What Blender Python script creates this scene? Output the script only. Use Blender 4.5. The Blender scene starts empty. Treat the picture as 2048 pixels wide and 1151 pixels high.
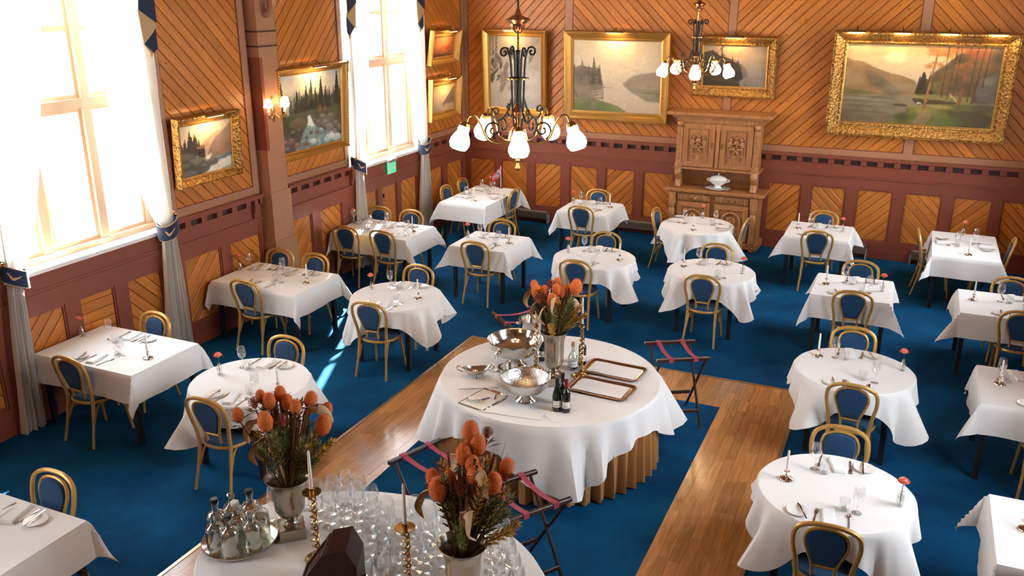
import bpy, math, random
import numpy as np
from mathutils import Vector, Matrix

random.seed(7); np.random.seed(7)
scene = bpy.context.scene
COL = scene.collection
PI = math.pi

# ------------------------------------------------------------------ camera
cam_d = bpy.data.cameras.new('camera'); cam = bpy.data.objects.new('camera', cam_d); COL.objects.link(cam)
cam.location = (7.8009, -15.2248, 4.25)
cam.rotation_euler = (math.radians(90 - 18.81), 0, math.radians(24.08))
cam_d.sensor_width = 36.0; cam_d.lens = 1781.0 / 2048.0 * 36.0
cam_d.clip_start = 0.05; cam_d.clip_end = 200
scene.camera = cam

# ------------------------------------------------------------------ view and world
vs = scene.view_settings
vs.view_transform = 'Standard'; vs.look = 'None'; vs.gamma = 1.0; vs.use_curve_mapping = False
vs.exposure = 1.10
SKY = 10.5
world = bpy.data.worlds.new('sky'); scene.world = world; world.use_nodes = True
bg = world.node_tree.nodes['Background']; bg.inputs[0].default_value = (0.86, 0.93, 1.0, 1); bg.inputs[1].default_value = SKY
scene.cycles.max_bounces = 7; scene.cycles.diffuse_bounces = 3; scene.cycles.glossy_bounces = 4
scene.cycles.transmission_bounces = 4; scene.cycles.transparent_max_bounces = 20
scene.cycles.caustics_reflective = False; scene.cycles.caustics_refractive = False
scene.cycles.sample_clamp_indirect = 6.0

# ------------------------------------------------------------------ sun
sd = bpy.data.lights.new('sun', 'SUN'); sun = bpy.data.objects.new('sun', sd); COL.objects.link(sun)
sd.energy = 85.0; sd.angle = math.radians(0.6); sd.color = (1.0, 0.93, 0.82)
sun.location = (-6, 8, 9)
sun.rotation_euler = Vector((0.311, -0.758, -0.574)).to_track_quat('-Z', 'Y').to_euler()

# daylight at the window openings: sky portals
RX = 9.9          # room width
RY = -17.9        # rear wall
RZ = 6.3          # ceiling
WINS_L = [(-9.85, -7.68), (-3.92, -1.68)]
WIN_REAR = (-15.8, -13.6)    # third window of the left wall, beside the gallery
WZ0, WZ1 = 1.55, 5.3
def portal(x, y0, y1, sgn):
    d = bpy.data.lights.new('window_daylight', 'AREA'); d.shape = 'RECTANGLE'; d.size = WZ1 - WZ0; d.size_y = y1 - y0
    d.cycles.is_portal = True
    o = bpy.data.objects.new('window_daylight', d); COL.objects.link(o)
    o.location = (x, (y0 + y1) / 2, (WZ0 + WZ1) / 2)
    o.rotation_euler = (0, -sgn * PI / 2, 0)
for a, b in WINS_L:
    portal(-0.36, a, b, 1); portal(RX + 0.36, a, b, -1)
portal(-0.36, *WIN_REAR, 1)

# ================================================================== helpers
def link(o): COL.objects.link(o); return o

class MB:
    """collects geometry for one mesh"""
    def __init__(s): s.v = []; s.f = []; s.m = []
    def add(s, vs_, fs):
        b = len(s.v); s.v.extend([tuple(p) for p in vs_]); s.f.extend([tuple(i + b for i in f) for f in fs]); return s
    def box(s, x0, x1, y0, y1, z0, z1):
        return s.add([(x0,y0,z0),(x1,y0,z0),(x1,y1,z0),(x0,y1,z0),(x0,y0,z1),(x1,y0,z1),(x1,y1,z1),(x0,y1,z1)],
                     [(0,3,2,1),(4,5,6,7),(0,1,5,4),(1,2,6,5),(2,3,7,6),(3,0,4,7)])
    def bbox(s, x0, x1, y0, y1, z0, z1, c=0.01):
        """box with chamfered vertical and top edges"""
        def ring(i, z): return [(x0+c+i,y0+i,z),(x1-c-i,y0+i,z),(x1-i,y0+c+i,z),(x1-i,y1-c-i,z),(x1-c-i,y1-i,z),(x0+c+i,y1-i,z),(x0+i,y1-c-i,z),(x0+i,y0+c+i,z)]
        return s.loft([ring(0,z0), ring(0,z1-c), ring(c*0.9,z1)], caps=True)
    def loft(s, rings, caps=True, closed=True):
        n = len(rings[0]); vs_ = [p for r in rings for p in r]; fs = []
        for i in range(len(rings) - 1):
            for j in range(n if closed else n - 1):
                k = (j + 1) % n
                fs.append((i*n+j, i*n+k, (i+1)*n+k, (i+1)*n+j))
        if caps: fs.append(tuple(range(n))[::-1]); fs.append(tuple((len(rings)-1)*n + j for j in range(n)))
        return s.add(vs_, fs)
    def lathe(s, prof, seg=20, c=(0,0,0), caps=True, sx=1, sy=1):
        rings = [[(c[0] + r*sx*math.cos(2*PI*j/seg), c[1] + r*sy*math.sin(2*PI*j/seg), c[2] + z) for j in range(seg)] for r, z in prof]
        return s.loft(rings, caps)
    def tube(s, pts, r, seg=8, caps=True, flat=1.0):
        pts = [Vector(p) for p in pts]; n = len(pts)
        rr = r if isinstance(r, (list, tuple)) else [r] * n
        t = [(pts[min(i+1,n-1)] - pts[max(i-1,0)]).normalized() for i in range(n)]
        ref = Vector((0,0,1)) if abs(t[0].z) < 0.9 else Vector((1,0,0))
        a = t[0].cross(ref).normalized(); rings = []
        for i in range(n):
            a = (a - t[i] * a.dot(t[i])).normalized(); b = t[i].cross(a)
            rings.append([pts[i] + (a*math.cos(2*PI*j/seg) + b*math.sin(2*PI*j/seg)*flat) * rr[i] for j in range(seg)])
        return s.loft(rings, caps)
    def ring_tube(s, pts, r, seg=8):
        pts = [Vector(p) for p in pts]; n = len(pts)
        t = [(pts[(i+1) % n] - pts[i-1]).normalized() for i in range(n)]
        nn = Vector((0,0,0))
        for i in range(n): nn += pts[i].cross(pts[(i+1) % n])
        nn.normalize(); vs_ = []; fs = []
        for i in range(n):
            a = nn; b = t[i].cross(a).normalized()
            vs_ += [pts[i] + (a*math.cos(2*PI*j/seg) + b*math.sin(2*PI*j/seg)) * r for j in range(seg)]
        for i in range(n):
            k = (i + 1) % n
            for j in range(seg):
                l = (j + 1) % seg; fs.append((i*seg+j, i*seg+l, k*seg+l, k*seg+j))
        return s.add(vs_, fs)
    def prism(s, poly, z0, z1):
        n = len(poly)
        return s.loft([[(p[0],p[1],z0) for p in poly], [(p[0],p[1],z1) for p in poly]])
    def ball(s, c, r, seg=12, rings=8, sc=(1,1,1)):
        prof = []
        for i in range(rings + 1):
            a = -PI/2 + PI*i/rings; prof.append((max(1e-4, math.cos(a)*r), math.sin(a)*r*sc[2]))
        return s.lathe(prof, seg, c, True, sc[0], sc[1])
    def grid(s, P):
        """P[i][j] points"""
        nu, nv = len(P), len(P[0]); fs = []
        for i in range(nu-1):
            for j in range(nv-1): fs.append((i*nv+j, (i+1)*nv+j, (i+1)*nv+j+1, i*nv+j+1))
        return s.add([p for row in P for p in row], fs)
    def xf(s, M): s.v = [tuple(M @ Vector(p)) for p in s.v]; return s
    def join(s, o, M=None):
        return s.add([tuple(M @ Vector(p)) for p in o.v] if M else o.v, o.f)
    def mesh(s, name, mat, smooth=True, ang=35):
        me = bpy.data.meshes.new(name); me.from_pydata(s.v, [], s.f); me.update()
        if mat: me.materials.append(M_[mat])
        if smooth:
            me.polygons.foreach_set('use_smooth', [True] * len(me.polygons))
            me.set_sharp_from_angle(angle=math.radians(ang))
        return me

def spline(ctrl, n=8, closed=False):
    P = [Vector(p) for p in ctrl]; out = []; N = len(P)
    for i in range(N if closed else N - 1):
        if closed: p0,p1,p2,p3 = P[i-1],P[i],P[(i+1)%N],P[(i+2)%N]
        else: p0,p1,p2,p3 = P[max(i-1,0)],P[i],P[i+1],P[min(i+2,N-1)]
        for k in range(n):
            t = k/n; out.append(0.5*((2*p1)+(p2-p0)*t+(2*p0-5*p1+4*p2-p3)*t*t+(3*p1-p0-3*p2+p3)*t**3))
    if not closed: out.append(P[-1])
    return out

def tag(o, label=None, cat=None, group=None, kind=None):
    if label: o['label'] = label
    if cat: o['category'] = cat
    if group: o['group'] = group
    if kind: o['kind'] = kind
    return o

def mobj(name, mesh, parent=None, loc=None, rotz=None, mw=None):
    o = link(bpy.data.objects.new(name, mesh)); o.parent = parent
    if loc is not None: o.location = loc
    if rotz is not None: o.rotation_euler = (0, 0, rotz)
    if mw is not None: o.matrix_basis = mw
    return o
def part(name, mb, mat, parent, smooth=True, **k): return mobj(name, mb.mesh(name, mat, smooth), parent, **k)
def thing(name, label, cat, loc=(0,0,0), rotz=0, group=None, kind=None):
    o = link(bpy.data.objects.new(name, None)); o.empty_display_size = 0.1
    o.location = loc; o.rotation_euler = (0, 0, rotz); return tag(o, label, cat, group, kind)
def solid(name, mb, mat, label, cat, loc=(0,0,0), rotz=0, group=None, kind=None, smooth=True):
    return tag(mobj(name, mb.mesh(name, mat, smooth), None, loc, rotz), label, cat, group, kind)
class Kit:
    """a kind of thing: parts (name, mesh, index of parent part or None); every spawn is a thing of its own"""
    def __init__(s, name, cat): s.name = name; s.cat = cat; s.parts = []
    def p(s, name, mb, mat, up=None, smooth=True, label=None): s.parts.append((name, mb.mesh(name, mat, smooth), up, label)); return len(s.parts) - 1
    def spawn(s, loc, rotz, label, group=None, rot=None):
        if len(s.parts) == 1:
            r = tag(mobj(s.name, s.parts[0][1], None, loc, rotz), label, s.cat, group)
        else:
            r = thing(s.name, label, s.cat, loc, rotz, group); made = []
            for n, me, up, lb in s.parts:
                o = mobj(n, me, r if up is None else made[up]); made.append(o)
                if lb: o['label'] = lb
        if rot is not None: r.rotation_euler = rot
        return r

# ================================================================== materials
M_ = {}
def nodes(name):
    m = bpy.data.materials.new(name); m.use_nodes = True; nt = m.node_tree
    M_[name] = m; return m, nt, nt.nodes['Principled BSDF']
def N(nt, t, **k):
    n = nt.nodes.new(t)
    for a, v in k.items():
        if a.startswith('i_'):
            q = a[2:]; q = int(q) if q.isdigit() else q.replace('_', ' ')
            n.inputs[q].default_value = v
        else: setattr(n, a, v)
    return n
def L(nt, a, b): nt.links.new(a, b)
def c4(c): return (c[0], c[1], c[2], 1)
def plain(name, col, rough=0.5, metal=0.0, vary=0.0, vscale=20, bump=0.0, bscale=60, spec=None, sheen=0, stretch=None, coat=0, obj_rand=0.0):
    m, nt, b = nodes(name)
    b.inputs['Base Color'].default_value = c4(col); b.inputs['Roughness'].default_value = rough; b.inputs['Metallic'].default_value = metal
    if spec is not None: b.inputs['Specular IOR Level'].default_value = spec
    if sheen: b.inputs['Sheen Weight'].default_value = sheen
    if coat: b.inputs['Coat Weight'].default_value = coat; b.inputs['Coat Roughness'].default_value = 0.15
    if vary or bump:
        tc = N(nt, 'ShaderNodeTexCoord'); mp = N(nt, 'ShaderNodeMapping'); L(nt, tc.outputs['Object'], mp.inputs[0])
        if stretch: mp.inputs['Scale'].default_value = stretch
    if vary:
        n = N(nt, 'ShaderNodeTexNoise', i_Scale=vscale, i_Detail=4.0); L(nt, mp.outputs[0], n.inputs['Vector'])
        r = N(nt, 'ShaderNodeMix', data_type='RGBA'); r.inputs['A'].default_value = c4([x*(1-vary) for x in col]); r.inputs['B'].default_value = c4([min(1,x*(1+vary)) for x in col])
        L(nt, n.outputs['Fac'], r.inputs['Factor']); L(nt, r.outputs['Result'], b.inputs['Base Color'])
        out = r.outputs['Result']
        if obj_rand:
            oi = N(nt, 'ShaderNodeObjectInfo'); h = N(nt, 'ShaderNodeHueSaturation'); mr = N(nt, 'ShaderNodeMapRange', i_3=1-obj_rand, i_4=1+obj_rand)
            L(nt, oi.outputs['Random'], mr.inputs[0]); L(nt, mr.outputs[0], h.inputs['Value']); L(nt, out, h.inputs['Color']); L(nt, h.outputs[0], b.inputs['Base Color'])
    if bump:
        n = N(nt, 'ShaderNodeTexNoise', i_Scale=bscale, i_Detail=5.0); L(nt, mp.outputs[0], n.inputs['Vector'])
        bp = N(nt, 'ShaderNodeBump', i_Strength=bump, i_Distance=0.01); L(nt, n.outputs['Fac'], bp.inputs['Height']); L(nt, bp.outputs[0], b.inputs['Normal'])
    return m

def wood(name, dark, light, knot, rough=0.35, scale=(1.2, 22, 22), knots=True, rnd=0.16, kscale=4.6):
    """planks are built with their length along local x; every object is shifted in the grain by its own random number"""
    m, nt, b = nodes(name)
    b.inputs['Roughness'].default_value = rough
    tc = N(nt, 'ShaderNodeTexCoord'); oi = N(nt, 'ShaderNodeObjectInfo')
    sh = N(nt, 'ShaderNodeVectorMath', operation='SCALE'); sh.inputs[0].default_value = (37, 61, 17); L(nt, oi.outputs['Random'], sh.inputs['Scale'])
    ad = N(nt, 'ShaderNodeVectorMath', operation='ADD'); L(nt, tc.outputs['Object'], ad.inputs[0]); L(nt, sh.outputs[0], ad.inputs[1])
    mp = N(nt, 'ShaderNodeMapping'); mp.inputs['Scale'].default_value = scale; L(nt, ad.outputs[0], mp.inputs[0])
    n = N(nt, 'ShaderNodeTexNoise', i_Scale=1.6, i_Detail=6.0, i_Roughness=0.6, i_Distortion=0.6); L(nt, mp.outputs[0], n.inputs['Vector'])
    r = N(nt, 'ShaderNodeValToRGB'); e = r.color_ramp.elements
    e[0].position = 0.30; e[0].color = c4(dark); e[1].position = 0.68; e[1].color = c4(light); L(nt, n.outputs['Fac'], r.inputs[0])
    out = r.outputs[0]
    if knots:
        mk = N(nt, 'ShaderNodeMapping'); mk.inputs['Scale'].default_value = (1.0, 1.9, 1.9); L(nt, ad.outputs[0], mk.inputs[0])
        v = N(nt, 'ShaderNodeTexVoronoi', i_Scale=kscale); L(nt, mk.outputs[0], v.inputs['Vector'])
        mr = N(nt, 'ShaderNodeMapRange', i_1=0.05, i_2=0.10, i_3=1.0, i_4=0.0); L(nt, v.outputs['Distance'], mr.inputs[0])
        mx = N(nt, 'ShaderNodeMix', data_type='RGBA'); L(nt, mr.outputs[0], mx.inputs['Factor']); L(nt, out, mx.inputs['A']); mx.inputs['B'].default_value = c4(knot)
        out = mx.outputs['Result']
    h = N(nt, 'ShaderNodeHueSaturation'); mr = N(nt, 'ShaderNodeMapRange', i_3=1-rnd, i_4=1+rnd)
    L(nt, oi.outputs['Random'], mr.inputs[0]); L(nt, mr.outputs[0], h.inputs['Value']); L(nt, out, h.inputs['Color']); L(nt, h.outputs[0], b.inputs['Base Color'])
    bp = N(nt, 'ShaderNodeBump', i_Strength=0.12, i_Distance=0.004); L(nt, n.outputs['Fac'], bp.inputs['Height']); L(nt, bp.outputs[0], b.inputs['Normal'])
    return m

wood('pine', (0.42, 0.125, 0.018), (0.60, 0.215, 0.036), (0.13, 0.035, 0.01), 0.33)
wood('parquet', (0.36, 0.155, 0.05), (0.56, 0.27, 0.10), (0.1, 0.04, 0.01), 0.16, (2.0, 26, 26), False, 0.22)
wood('oak', (0.28, 0.115, 0.036), (0.46, 0.205, 0.072), (0.1, 0.04, 0.02), 0.42, (12, 12, 1.6), False, 0.05)
plain('maroon', (0.235, 0.061, 0.034), 0.35, vary=0.15, vscale=6, bump=0.05, bscale=40)
plain('umber', (0.40, 0.19, 0.10), 0.42, vary=0.10, vscale=5)
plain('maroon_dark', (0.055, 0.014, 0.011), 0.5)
plain('wall_backing', (0.16, 0.05, 0.012), 0.6)
plain('ceiling_wood', (0.25, 0.12, 0.045), 0.6, vary=0.1, vscale=4)
plain('plain_wall', (0.26, 0.11, 0.04), 0.6, vary=0.1, vscale=4)
plain('white_paint', (0.82, 0.79, 0.74), 0.4)
plain('sash_paint', (0.60, 0.40, 0.26), 0.4)
plain('cloth', (0.80, 0.79, 0.77), 0.75, bump=0.06, bscale=300, sheen=0.15)
plain('napkin', (0.84, 0.83, 0.81), 0.8, bump=0.1, bscale=200)
plain('gold_frame', (0.54, 0.295, 0.075), 0.36, 0.75, vary=0.12, vscale=12)
plain('chair_gold', (0.56, 0.33, 0.09), 0.36, 0.4, vary=0.1, vscale=20)
plain('blue_velvet', (0.004, 0.046, 0.128), 0.85, sheen=0.1, vary=0.25, vscale=8)
plain('black_metal', (0.012, 0.012, 0.014), 0.45)
plain('iron', (0.022, 0.020, 0.018), 0.45, 0.6)
plain('copper', (0.60, 0.25, 0.12), 0.22, 0.95)
plain('bronze', (0.33, 0.17, 0.095), 0.28, 0.95)
plain('brass', (0.45, 0.28, 0.095), 0.26, 0.95)
plain('silver', (0.66, 0.62, 0.57), 0.16, 1.0)
plain('steel', (0.62, 0.60, 0.57), 0.14, 1.0)
plain('hammered', (0.62, 0.60, 0.57), 0.16, 1.0, bump=0.5, bscale=70)
plain('pewter', (0.42, 0.365, 0.30), 0.22, 0.95, vary=0.12, vscale=10)
plain('cutlery', (0.55, 0.53, 0.50), 0.2, 1.0)
plain('porcelain', (0.85, 0.83, 0.79), 0.15, coat=0.4)
plain('wax', (0.84, 0.80, 0.70), 0.45)
plain('wick', (0.03, 0.03, 0.03), 0.9)
plain('coral_petal', (0.85, 0.22, 0.15), 0.7, vary=0.25, vscale=60)
plain('stem_green', (0.045, 0.10, 0.025), 0.6, vary=0.3, vscale=30)
plain('banksia', (0.72, 0.175, 0.035), 0.8, vary=0.3, vscale=90, bump=1.0, bscale=120)
plain('pincushion', (0.30, 0.075, 0.05), 0.8, vary=0.3, vscale=60)
plain('dry_leaf', (0.52, 0.35, 0.20), 0.65, vary=0.2, vscale=15)
plain('foliage', (0.13, 0.12, 0.028), 0.65, vary=0.4, vscale=18)
plain('foliage_gold', (0.40, 0.21, 0.03), 0.65, vary=0.35, vscale=18)
plain('cut_stalk', (0.15, 0.05, 0.018), 0.55, vary=0.3, vscale=12)
plain('twig', (0.07, 0.035, 0.018), 0.7)
plain('skirt_cloth', (0.40, 0.185, 0.045), 0.6, sheen=0.3, vary=0.08, vscale=6)
plain('navy', (0.006, 0.02, 0.06), 0.8, sheen=0.2)
plain('beige_silk', (0.52, 0.33, 0.16), 0.5)
plain('dark_stain', (0.035, 0.014, 0.010), 0.3, vary=0.3, vscale=10)
plain('mahogany', (0.030, 0.007, 0.004), 0.38, vary=0.3, vscale=8, spec=0.2)
plain('pink_strap', (0.33, 0.04, 0.075), 0.7)
plain('wine_glass_green', (0.006, 0.010, 0.004), 0.08, coat=0.5)
plain('wine_dark', (0.008, 0.002, 0.003), 0.08, coat=0.5)
plain('capsule_red', (0.17, 0.012, 0.02), 0.35)
plain('capsule_black', (0.01, 0.01, 0.01), 0.35)
plain('paper', (0.80, 0.77, 0.70), 0.7)
plain('print_gold', (0.5, 0.25, 0.12), 0.5)
plain('print_grey', (0.35, 0.32, 0.30), 0.6)
plain('cork', (0.45, 0.28, 0.13), 0.8)
plain('pen_blue', (0.01, 0.06, 0.30), 0.3)
plain('heater', (0.11, 0.075, 0.06), 0.5)
plain('grey_plastic', (0.25, 0.24, 0.23), 0.4)
plain('sign_green', (0.05, 0.42, 0.20), 0.4)
plain('sign_white', (0.9, 0.95, 0.9), 0.4)
plain('flag_red', (0.58, 0.03, 0.05), 0.7); plain('flag_white', (0.85, 0.85, 0.85), 0.7); plain('flag_blue', (0.01, 0.03, 0.18), 0.7)
plain('leaf_out', (0.10, 0.16, 0.03), 0.6, vary=0.3, vscale=20)
plain('ground_out', (0.30, 0.30, 0.26), 0.9)
plain('strip_metal', (0.42, 0.30, 0.18), 0.3, 0.8)

# carpet: blue pile with trodden lighter clouds
m, nt, b = nodes('carpet'); b.inputs['Roughness'].default_value = 0.95; b.inputs['Specular IOR Level'].default_value = 0.1
tc = N(nt, 'ShaderNodeTexCoord')
n1 = N(nt, 'ShaderNodeTexNoise', i_Scale=1.4, i_Detail=7.0, i_Roughness=0.65); L(nt, tc.outputs['Object'], n1.inputs['Vector'])
r = N(nt, 'ShaderNodeValToRGB'); r.color_ramp.elements[0].position = 0.35; r.color_ramp.elements[0].color = (0.002, 0.043, 0.120, 1)
r.color_ramp.elements[1].position = 0.72; r.color_ramp.elements[1].color = (0.004, 0.097, 0.235, 1)
L(nt, n1.outputs['Fac'], r.inputs[0]); L(nt, r.outputs[0], b.inputs['Base Color'])
n2 = N(nt, 'ShaderNodeTexNoise', i_Scale=260.0, i_Detail=2.0); L(nt, tc.outputs['Object'], n2.inputs['Vector'])
bp = N(nt, 'ShaderNodeBump', i_Strength=0.6, i_Distance=0.006); L(nt, n2.outputs['Fac'], bp.inputs['Height']); L(nt, bp.outputs[0], b.inputs['Normal'])

# carved gold leaf
m, nt, b = nodes('gold_carved'); b.inputs['Metallic'].default_value = 0.75; b.inputs['Roughness'].default_value = 0.36
tc = N(nt, 'ShaderNodeTexCoord'); v = N(nt, 'ShaderNodeTexVoronoi', i_Scale=26.0); L(nt, tc.outputs['Object'], v.inputs['Vector'])
n1 = N(nt, 'ShaderNodeTexNoise', i_Scale=45.0, i_Detail=3.0); L(nt, tc.outputs['Object'], n1.inputs['Vector'])
ma = N(nt, 'ShaderNodeMath', operation='ADD'); L(nt, v.outputs['Distance'], ma.inputs[0]); L(nt, n1.outputs['Fac'], ma.inputs[1])
r = N(nt, 'ShaderNodeValToRGB'); r.color_ramp.elements[0].position = 0.55; r.color_ramp.elements[0].color = (0.17, 0.082, 0.02, 1); r.color_ramp.elements[1].position = 1.0; r.color_ramp.elements[1].color = (0.44, 0.235, 0.062, 1)
L(nt, ma.outputs[0], r.inputs[0]); L(nt, r.outputs[0], b.inputs['Base Color'])
bp = N(nt, 'ShaderNodeBump', i_Strength=0.9, i_Distance=0.015); L(nt, ma.outputs[0], bp.inputs['Height']); L(nt, bp.outputs[0], b.inputs['Normal'])

# thin clear glass: see-through, with a fresnel mirror
def thin_glass(name, tint=(0.97, 0.98, 0.98), rim=0.35, base=0.06):
    m, nt, b = nodes(name); nt.nodes.remove(b); out = nt.nodes['Material Output']
    t = N(nt, 'ShaderNodeBsdfTransparent'); t.inputs[0].default_value = c4(tint)
    g = N(nt, 'ShaderNodeBsdfGlossy'); g.inputs['Roughness'].default_value = 0.04; g.inputs['Color'].default_value = (0.95, 0.95, 0.95, 1)
    lw = N(nt, 'ShaderNodeLayerWeight', i_Blend=0.35); mr = N(nt, 'ShaderNodeMapRange', i_3=base, i_4=rim); L(nt, lw.outputs['Facing'], mr.inputs[0])
    mx = N(nt, 'ShaderNodeMixShader'); L(nt, mr.outputs[0], mx.inputs[0]); L(nt, t.outputs[0], mx.inputs[1]); L(nt, g.outputs[0], mx.inputs[2]); L(nt, mx.outputs[0], out.inputs[0])
thin_glass('glass', (0.97,0.98,0.98), 0.75, 0.10); thin_glass('pane', (0.98, 0.99, 1.0), 0.25, 0.03); thin_glass('bottle_glass', (0.86, 0.88, 0.86), 0.85, 0.16); thin_glass('water', (0.82, 0.82, 0.76), 0.5, 0.22)

# sheer curtain
m, nt, b = nodes('sheer'); nt.nodes.remove(b); out = nt.nodes['Material Output']
d = N(nt, 'ShaderNodeBsdfDiffuse'); d.inputs[0].default_value = (0.84, 0.80, 0.74, 1)
t = N(nt, 'ShaderNodeBsdfTranslucent'); t.inputs[0].default_value = (0.84, 0.80, 0.74, 1)
a1 = N(nt, 'ShaderNodeMixShader', i_0=0.24); L(nt, d.outputs[0], a1.inputs[1]); L(nt, t.outputs[0], a1.inputs[2])
tr = N(nt, 'ShaderNodeBsdfTransparent'); a2 = N(nt, 'ShaderNodeMixShader', i_0=0.18); L(nt, a1.outputs[0], a2.inputs[1]); L(nt, tr.outputs[0], a2.inputs[2]); L(nt, a2.outputs[0], out.inputs[0])

# lamp glass and shades that glow
def glow(name, col, strength, base=(0.9, 0.85, 0.75)):
    m, nt, b = nodes(name); b.inputs['Base Color'].default_value = c4(base); b.inputs['Roughness'].default_value = 0.4
    b.inputs['Emission Color'].default_value = c4(col); b.inputs['Emission Strength'].default_value = strength
glow('lamp_glass', (1.0, 0.66, 0.36), 20.0)
glow('sconce_shade', (1.0, 0.62, 0.30), 7.0)
glow('lamp_tube', (1.0, 0.62, 0.28), 6.0)
glow('exit_face', (0.12, 0.75, 0.38), 0.35, (0.05, 0.42, 0.20))

# painted canvases keep their colours in a colour attribute
m, nt, b = nodes('canvas'); b.inputs['Roughness'].default_value = 0.45
at = N(nt, 'ShaderNodeVertexColor', layer_name='paint'); L(nt, at.outputs[0], b.inputs['Base Color'])
n1 = N(nt, 'ShaderNodeTexNoise', i_Scale=120.0); tc = N(nt, 'ShaderNodeTexCoord'); L(nt, tc.outputs['Object'], n1.inputs['Vector'])
bp = N(nt, 'ShaderNodeBump', i_Strength=0.15, i_Distance=0.003); L(nt, n1.outputs['Fac'], bp.inputs['Height']); L(nt, bp.outputs[0], b.inputs['Normal'])
# ================================================================== the room
def struct(name, mb, mat, label, cat, smooth=False): return solid(name, mb, mat, label, cat, kind='structure', smooth=smooth)

# floor: slab, carpet on it, parquet frame round the inner carpet
fl = struct('floor', MB().box(-0.4, RX + 0.4, RY - 0.3, 0.4, -0.2, -0.012), 'wall_backing', 'hall floor of blue carpet with an inlaid frame of parquet', 'floor')
PX0, PX1, PY1, PW = 3.05, 7.05, -5.80, 0.72       # parquet frame outer edges and width
PYE = -14.0
car = MB(); car.box(-0.02, PX0, RY, 0, -0.012, 0.0); car.box(PX0, PX1, PY1, 0, -0.012, 0.0); car.box(PX1, RX, RY, 0, -0.012, 0.0)
car.box(PX0 + PW, PX1 - PW, PYE, PY1 - PW, -0.012, 0.0); car.box(PX0, PX1, RY, PYE, -0.012, 0.0)
part('carpet', car, 'carpet', fl, False)
def floor_block(x0, x1, y0, y1):
    me = MB().box(-(y1-y0)/2, (y1-y0)/2, -(x1-x0)/2, (x1-x0)/2, -0.012, 0).mesh('parquet_block', 'parquet', False)
    mobj('parquet_block', me, fl, ((x0+x1)/2, (y0+y1)/2, 0), PI/2)
def lay(x0, x1, y0, y1, w=0.09, ln=0.62):
    nx = max(1, round((x1 - x0) / w)); w = (x1 - x0) / nx
    for i in range(nx):
        y = y1 + 0.0; cut = random.uniform(0.2, 1.0) * ln
        while y > y0 + 0.001:
            e = max(y0, y - cut)
            if e - y0 < 0.12: e = y0
            floor_block(x0 + i*w + 0.0008, x0 + (i+1)*w - 0.0008, e + 0.0008, y - 0.0008)
            y = e; cut = ln * random.uniform(0.7, 1.2)
lay(PX0, PX1, PY1 - PW, PY1)
lay(PX0, PX0 + PW, -11.9, PY1 - PW, 0.09, 0.68); lay(PX1 - PW, PX1, -11.9, PY1 - PW, 0.09, 0.68)
part('parquet_far_end', MB().box(PX0, PX0 + PW, PYE, -11.9, -0.012, 0).box(PX1 - PW, PX1, PYE, -11.9, -0.012, 0), 'parquet', fl, False)
for x0, x1, y0, y1 in ((PX0 - 0.035, PX0, PYE, PY1 + 0.035), (PX1, PX1 + 0.035, PYE, PY1 + 0.035), (PX0, PX1, PY1, PY1 + 0.03)):
    part('edge_strip', MB().bbox(x0, x1, y0, y1, -0.01, 0.006, 0.004), 'strip_metal', fl, False)

struct('ceiling', MB().box(-0.4, RX + 0.4, RY - 0.3, 0.4, RZ, RZ + 0.2), 'ceiling_wood', 'plain wooden ceiling above the hall', 'ceiling')

class Wall:
    def __init__(s, kind): s.k = kind
    def P(s, u, z, n): return (u, -n, z) if s.k == 'b' else (n, u, z)
    def box(s, mb, u0, u1, z0, z1, n0, n1):
        if s.k == 'b': return mb.box(u0, u1, -n1, -n0, z0, z1)
        if s.k == 'r': return mb.box(RX - n1, RX - n0, u0, u1, z0, z1)
        return mb.box(n0, n1, u0, u1, z0, z1)
    def basis(s, d, u, z, n):
        """matrix with local x along (du,dz) in the wall, local z out of the wall"""
        du, dz = d
        if s.k == 'b': X = Vector((du, 0, dz)); Y = Vector((-dz, 0, du)); Z = Vector((0, -1, 0))
        else: X = Vector((0, du, dz)); Y = Vector((0, -dz, du)); Z = Vector((1, 0, 0))
        m = Matrix((X, Y, Z)).transposed().to_4x4(); m.translation = Vector(s.P(u, z, n)); return m
def clip(poly, a, b, c):
    out = []; n = len(poly)
    for i in range(n):
        p, q = poly[i], poly[(i+1) % n]; fp = a*p[0]+b*p[1]-c; fq = a*q[0]+b*q[1]-c
        if fp <= 0: out.append(p)
        if (fp < 0 < fq) or (fq < 0 < fp):
            t = fp/(fp-fq); out.append((p[0]+(q[0]-p[0])*t, p[1]+(q[1]-p[1])*t))
    return out
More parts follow.
